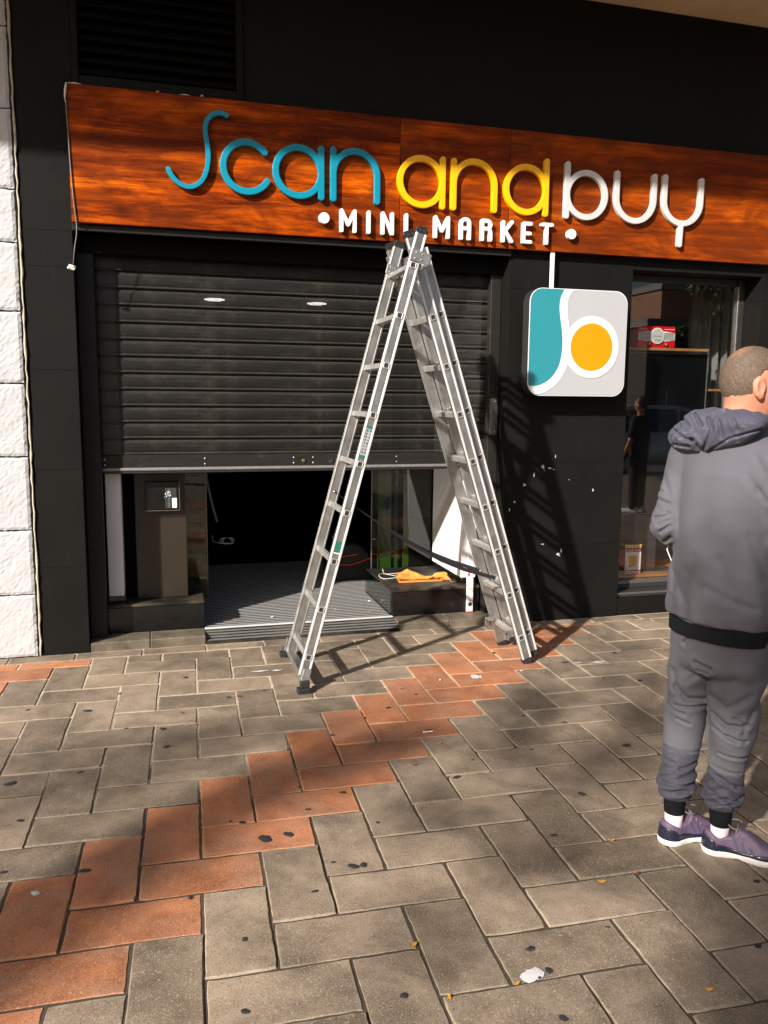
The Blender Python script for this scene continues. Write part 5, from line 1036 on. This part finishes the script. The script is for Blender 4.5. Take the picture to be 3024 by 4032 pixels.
def bystander():
    T = thing('person', 'person in a black shirt standing across the pavement, mirrored in the window', 'person', (6.6, -4.6, 0), rz=math.radians(150))
    def body(X, Y, Z):
        d = seg_d(X, Y, Z, (0, 0, 1.28), (0, 0, 1.46), .05, .045); d = smin(d, ell_d(X, Y, Z, (0, .01, 1.55), (.07, .085, .105)), .02); d = smin(d, ell_d(X, Y, Z, (0, .09, 1.535), (.010, .016, .018)), .01)
        for s_ in (-1, 1):
            d = np.minimum(d, ell_d(X, Y, Z, (s_*.072, 0, 1.54), (.009, .018, .028))); d = smin(d, seg_d(X, Y, Z, (s_*.15, 0, 1.30), (s_*.22, .02, 1.05), .042, .036), .03); d = smin(d, seg_d(X, Y, Z, (s_*.22, .02, 1.05), (s_*.21, .12, .84), .034, .024), .02)
            for k in range(4): d = smin(d, seg_d(X, Y, Z, (s_*(.195+.012*k), .135, .82), (s_*(.195+.012*k), .155, .755), .0085, .007), .006)
            d = smin(d, seg_d(X, Y, Z, (s_*.19, .13, .83), (s_*.17, .16, .79), .010, .008), .008); d = smin(d, seg_d(X, Y, Z, (s_*.08, 0, .85), (s_*.10, 0, .08), .07, .04), .03)
        return smin(d, ell_d(X, Y, Z, (0, 0, 1.1), (.14, .09, .30)), .04)
    v, f = snet(body, (-.32, -.2, .03), (.32, .24, 1.68), .0085); add_obj('body', np_mesh('body', v, f), 'skin', T, recenter=False)
    def tee(X, Y, Z):
        d = smax(smin(ell_d(X, Y, Z, (0, 0, 1.10), (.19, .135, .42)), ell_d(X, Y, Z, (0, 0, 1.30), (.19, .10, .10)), .05), .86-Z, .01)
        for s_ in (-1, 1): d = smin(d, seg_d(X, Y, Z, (s_*.15, 0, 1.32), (s_*.205, .01, 1.13), .066, .060), .03)
        return smax(d+.004*wob(X, Y, Z, 34), Z-1.40, .01)
    v, f = snet(tee, (-.32, -.2, .84), (.32, .2, 1.43), .009); add_obj('shirt', np_mesh('shirt', v, f), 'tee_black', T, recenter=False)
    def tr(X, Y, Z):
        d = smax(ell_d(X, Y, Z, (0, 0, .88), (.165, .125, .16)), Z-.92, .01)
        for s_ in (-1, 1): d = smin(d, seg_d(X, Y, Z, (s_*.08, 0, .82), (s_*.10, 0, .10), .092, .062), .02)
        return smax(d+.004*wob(X, Y, Z, 30), .06-Z, .01)
    v, f = snet(tr, (-.25, -.18, .04), (.25, .18, .95), .009); add_obj('trousers', np_mesh('trousers', v, f), 'jeans', T, recenter=False)
    for s_ in (-1, 1):
        v, f = snet(lambda X, Y, Z: smax(smin(seg_d(X, Y, Z, (s_*.10, -.05, .03), (s_*.11, .15, .025), .042, .040), ell_d(X, Y, Z, (s_*.10, -.01, .07), (.045, .07, .05)), .02), .0-Z, .004), (s_*.105-.09, -.14, -.01), (s_*.105+.09, .23, .14), .006); add_obj('shoe', np_mesh('shoe', v, f), 'paper', T, recenter=False)
    v, f = snet(lambda X, Y, Z: np.maximum(ell_d(X, Y, Z, (0, -.005, 1.565), (.08, .092, .11))+.004*wob(X, Y, Z, 90), np.maximum(Y-.055, 1.53-Z+.9*np.clip(Y+.03, 0, 1)-.09*np.clip(-Y*6, 0, 1))), (-.11, -.13, 1.40), (.11, .11, 1.70), .006); add_obj('hair', np_mesh('hair', v, f), 'hair_dark', T, recenter=False)
bystander()

# ------------------------------------------------------------------ what the window mirrors: car, houses, trees
def car():
    T = thing('parked_car', 'silver parked car at the kerb, mirrored in the shop window', 'car', (11.6, -11.5, -.135), rz=0)
    X, Yc, Z = 11.6, -11.5, -.135
    prof = [(-2.15, .30), (2.10, .28), (2.20, .45), (2.16, .72), (2.02, .86), (1.15, 1.02), (.52, 1.52), (.0, 1.64), (-1.2, 1.67), (-1.80, 1.58), (-2.08, 1.05), (-2.20, .85), (-2.22, .45)]
    bm = bmesh.new(); rings = []
    for y, s_, dz in ((-.90, 0, 0), (-.86, .5, 0), (.86, .5, 0), (.90, 0, 0)):
        ring = []
        for px, pz in prof:
            tuck = .16*max(0, (pz-.9)/.75); yy = y*(1-tuck) if abs(y) < .88 else y*(1-tuck)*.985; ring.append(bm.verts.new((X+px*(1 if s_ else .985), Yc+yy, Z+.30+(pz-.30)*(1 if s_ else .985))))
        rings.append(ring)
    n = len(prof)
    for a, b in zip(rings, rings[1:]):
        for k in range(n): bm.faces.new((a[k], a[(k+1) % n], b[(k+1) % n], b[k]))
    bm.faces.new(rings[0][::-1]); bm.faces.new(rings[-1]); bmesh.ops.recalc_face_normals(bm, faces=bm.faces); bmesh.ops.bevel(bm, geom=bm.edges[:], offset=.035, segments=2, affect='EDGES', clamp_overlap=True)
    me = bpy.data.meshes.new('body'); bm.to_mesh(me); bm.free(); shade(me, True); add_obj('body', me, 'car_paint', T)
    for y, s_ in ((Yc-.83, -1), (Yc+.83, 1)):
        for pl in ([(.98, 1.06), (.48, 1.46), (-.02, 1.55), (-.02, 1.06)], [(-.10, 1.06), (-.10, 1.56), (-.95, 1.58), (-.95, 1.06)], [(-1.03, 1.06), (-1.03, 1.58), (-1.62, 1.52), (-1.86, 1.08)]):
            mb = MB(); off = lambda z: y-s_*.13*max(0, (z-.95)/.7)+s_*.055
            q = [(X+a, off(b), Z+b) for a, b in pl]; mb.v = q+[(a, b-s_*.02, c) for a, b, c in q]; mb.f = [(0, 1, 2, 3), (7, 6, 5, 4)]+[(k, (k+1) % 4, 4+(k+1) % 4, 4+k) for k in range(4)]; mb.build('side_window', 'car_glass', T)
        for k in (-.06, -.99):
            d_ = box('door_handle', 'car_paint', T, X+k-.16, X+k-.02, y+s_*.07-.015, y+s_*.07+.015, Z+.90, Z+.925, .005)
    for px in (-1.35, 1.32):
        for y in (Yc-.84, Yc+.84):
            mb = MB(); mb.tube([(X+px, y-.10, Z+.315), (X+px, y+.10, Z+.315)], .315, 28); w = mb.build('wheel', 'tyre', T, .02)
            s_ = -1 if y < Yc else 1; MB().tube([(X+px, y+s_*.085, Z+.315), (X+px, y+s_*.106, Z+.315)], [.205, .19], 24).build('rim', 'rim', w)
    MB().prism([(Yc-.62, Z+1.06), (Yc+.62, Z+1.06), (Yc+.52, Z+1.48), (Yc-.52, Z+1.48)], 'x', X-2.06, X-2.02).build('rear_window', 'car_glass', T)
    for y in (Yc-.72, Yc+.58): box('tail_lamp', 'tail_red', T, X-2.235, X-2.16, y, y+.14, Z+.78, Z+1.02, .02); box('headlamp', 'lamp_clear', T, X+2.10, X+2.19, y, y+.14, Z+.66, Z+.80, .02)
car()
def house(name, lab, x0, x1, y0, y1, h, mat, cols, rows, par=.35):
    T = thing(name, lab, 'building', ((x0+x1)/2, (y0+y1)/2, -.15))
    box('wall', mat, T, x0, x1, y0, y1, -.15, h); box('parapet', 'kerb_stone', T, x0-.1, x1+.1, y0-.1, y1+.1, h+.001, h+par)
    for r in range(rows):
        for k in range(cols):
            cx = x0+(k+.5)*(x1-x0)/cols; z = .9+r*2.9
            if z+1.4 > h: continue
            w = box('window', 'far_glass', T, cx-.55, cx+.55, y1+.001, y1+.03, z, z+1.3); box('window_frame', 'paper', w, cx-.6, cx+.6, y1+.001, y1+.05, z-.06, z-.005); box('window_frame', 'paper', w, cx-.02, cx+.02, y1+.031, y1+.05, z, z+1.3)
    return T
house('apartment_house', 'salmon walled house standing far across the street', 26.5, 44, -46, -34, 7.7, 'salmon_wall', 6, 3)
house('apartment_house', 'ochre walled house standing beyond the salmon one', 21, 26.4, -52, -38, 6.2, 'ochre_wall', 3, 2)
house('low_house', 'low dark walled building in front of the salmon house', 22.5, 29.5, -33.5, -29, 5.2, 'dark_wall', 3, 1)
house('apartment_house', 'long ochre house far across the street at the left', -30, 4, -60, -50, 8.0, 'ochre_wall', 10, 3)
def tree(name, lab, base, clumps, limbs_h, seed, leaf=.085, trunk_r=.16, group=None):
    T = thing(name, lab, 'tree', base, group=group); rg = np.random.default_rng(seed); r = random.Random(seed); b = Vector(base); mb = MB()
    top = b+Vector((0, 0, limbs_h)); mb.tube([b+Vector((0, 0, -.1)), b+Vector((.03, .02, limbs_h*.3)), b+Vector((-.02, .04, limbs_h*.7)), top], [trunk_r*1.25, trunk_r, trunk_r*.85, trunk_r*.7], 10)
    mb.build('trunk', 'bark', T, smooth=True); lb = MB(); V = []
    for cx, cy, cz, rad, n in clumps:
        c = Vector((cx, cy, cz)); mid = top.lerp(c, .5)+Vector((r.uniform(-.2, .2), r.uniform(-.2, .2), .25))
        lb.tube([top-Vector((0, 0, r.uniform(0, .6))), top.lerp(mid, .5)+Vector((0, 0, .1)), mid, mid.lerp(c, .6), c], [.034, .028, .020, .013, .006], 6)
        p = rg.normal(0, 1, (n, 3)); p /= np.linalg.norm(p, axis=1)[:, None]; p = p*rad*rg.uniform(.15, 1, (n, 1))**.5*np.array([1, 1, .35])+np.array(c)+rg.normal(0, .04, (n, 3))
        a = rg.normal(0, 1, (n, 3)); a /= np.linalg.norm(a, axis=1)[:, None]; q = np.cross(a, rg.normal(0, 1, (n, 3))); q /= np.linalg.norm(q, axis=1)[:, None]; s_ = leaf*rg.uniform(.6, 1.15, (n, 1))
        V.append(np.stack([p-a*s_*.6, p+q*s_*.36, p+a*s_*.6, p-q*s_*.36], 1).reshape(-1, 3))
    lb.build('limbs', 'bark', T, smooth=True); V = np.concatenate(V); add_obj('crown', np_mesh('crown', V, np.arange(len(V)).reshape(-1, 4), False), 'tree_leaf', T)
KX, KY = 1.30/.91, 1.0/.91
def over(gx, gy, h): return (gx-KX*h, gy-KY*h, h)
def shade_trees():
    west = ((-.62, -2.84, 4.4, .20, 330), (-.45, -2.73, 4.4, .17, 300), (-.28, -2.60, 4.4, .16, 280), (-.10, -2.44, 4.5, .16, 270), (.06, -2.30, 4.5, .15, 240), (.20, -2.17, 4.5, .15, 230), (.38, -2.02, 4.6, .16, 200), (.58, -1.92, 4.6, .15, 140), (.80, -1.84, 4.6, .15, 120), (1.09, -1.74, 4.7, .18, 130),
            (-.40, -1.90, 5.1, .26, 70), (.00, -1.60, 5.2, .28, 90), (-.95, -2.1, 5.0, .3, 110), (.40, -1.45, 5.3, .24, 80), (-.60, -1.50, 5.3, .22, 30), (.75, -1.50, 5.3, .20, 60),
            (-1.6, -3.2, 4.8, .4, 300), (-2.6, -2.6, 4.9, .6, 360), (-2.8, -4.0, 4.7, .6, 360), (-1.9, -4.9, 4.2, .6, 340), (-2.2, -1.6, 5.3, .6, 340), (-3.4, -3.0, 5.0, .7, 380))
    tree('street_tree', 'leafy street tree at the kerb left behind the camera', (-7.9, -8.9, -.03), [(*over(gx, gy, h), rad, n) for gx, gy, h, rad, n in west], 3.2, 21, group='street trees')
    south = ((1.70, -3.55, 4.9, .30, 620), (1.45, -3.80, 4.8, .26, 480), (1.95, -3.25, 5.0, .26, 480), (2.1, -3.9, 4.8, .5, 480), (1.7, -4.3, 4.6, .5, 440), (2.45, -3.2, 5.0, .3, 330),
             (1.50, -1.95, 5.2, .20, 95), (1.95, -2.15, 5.2, .22, 110), (1.90, -1.45, 5.4, .22, 95), (2.35, -1.85, 5.2, .25, 130), (2.6, -1.3, 5.5, .25, 70), (2.85, -2.3, 5.0, .3, 150), (2.75, -.75, 5.7, .25, 60), (1.25, -1.30, 5.5, .18, 40), (3.3, -1.9, 5.2, .3, 120), (.95, -2.45, 5.2, .20, 55), (1.25, -2.78, 5.1, .18, 55), (1.45, -2.35, 5.2, .18, 60), (.75, -2.05, 5.3, .16, 45), (.70, -3.05, 5.0, .16, 40),
             (3.4, -3.4, 5.0, .5, 320), (3.0, -4.6, 4.7, .6, 340), (4.2, -4.0, 5.0, .6, 360), (3.9, -5.6, 4.4, .7, 360), (2.6, -5.8, 4.2, .6, 340), (5.0, -5.0, 4.8, .7, 380), (4.6, -2.6, 5.2, .5, 260))
    tree('street_tree', 'leafy street tree at the kerb straight behind the camera', (-1.0, -9.5, -.03), [(*over(gx, gy, h), rad, n) for gx, gy, h, rad, n in south], 3.2, 22, group='street trees')
    rg = random.Random(5)
    for k, (x, y, h, rr) in enumerate(((15.6, -14.6, 3.9, .75), (23.5, -20.5, 4.6, 1.2))):
        tree('street_tree', ['small leafy tree standing across the road behind the parked car', 'leafy tree before the salmon house across the road'][k], (x, y, -.13), [(x+rg.uniform(-rr, rr), y+rg.uniform(-rr, rr), h+rg.uniform(-.7, 1.0), rg.uniform(.35, .6), 150) for _ in range(12)], h-1.0, 30+k, .13)
shade_trees()
S.cycles.use_denoising = True
S.cycles.max_bounces = 8; S.cycles.transparent_max_bounces = 16; S.cycles.caustics_reflective = False; S.cycles.caustics_refractive = False
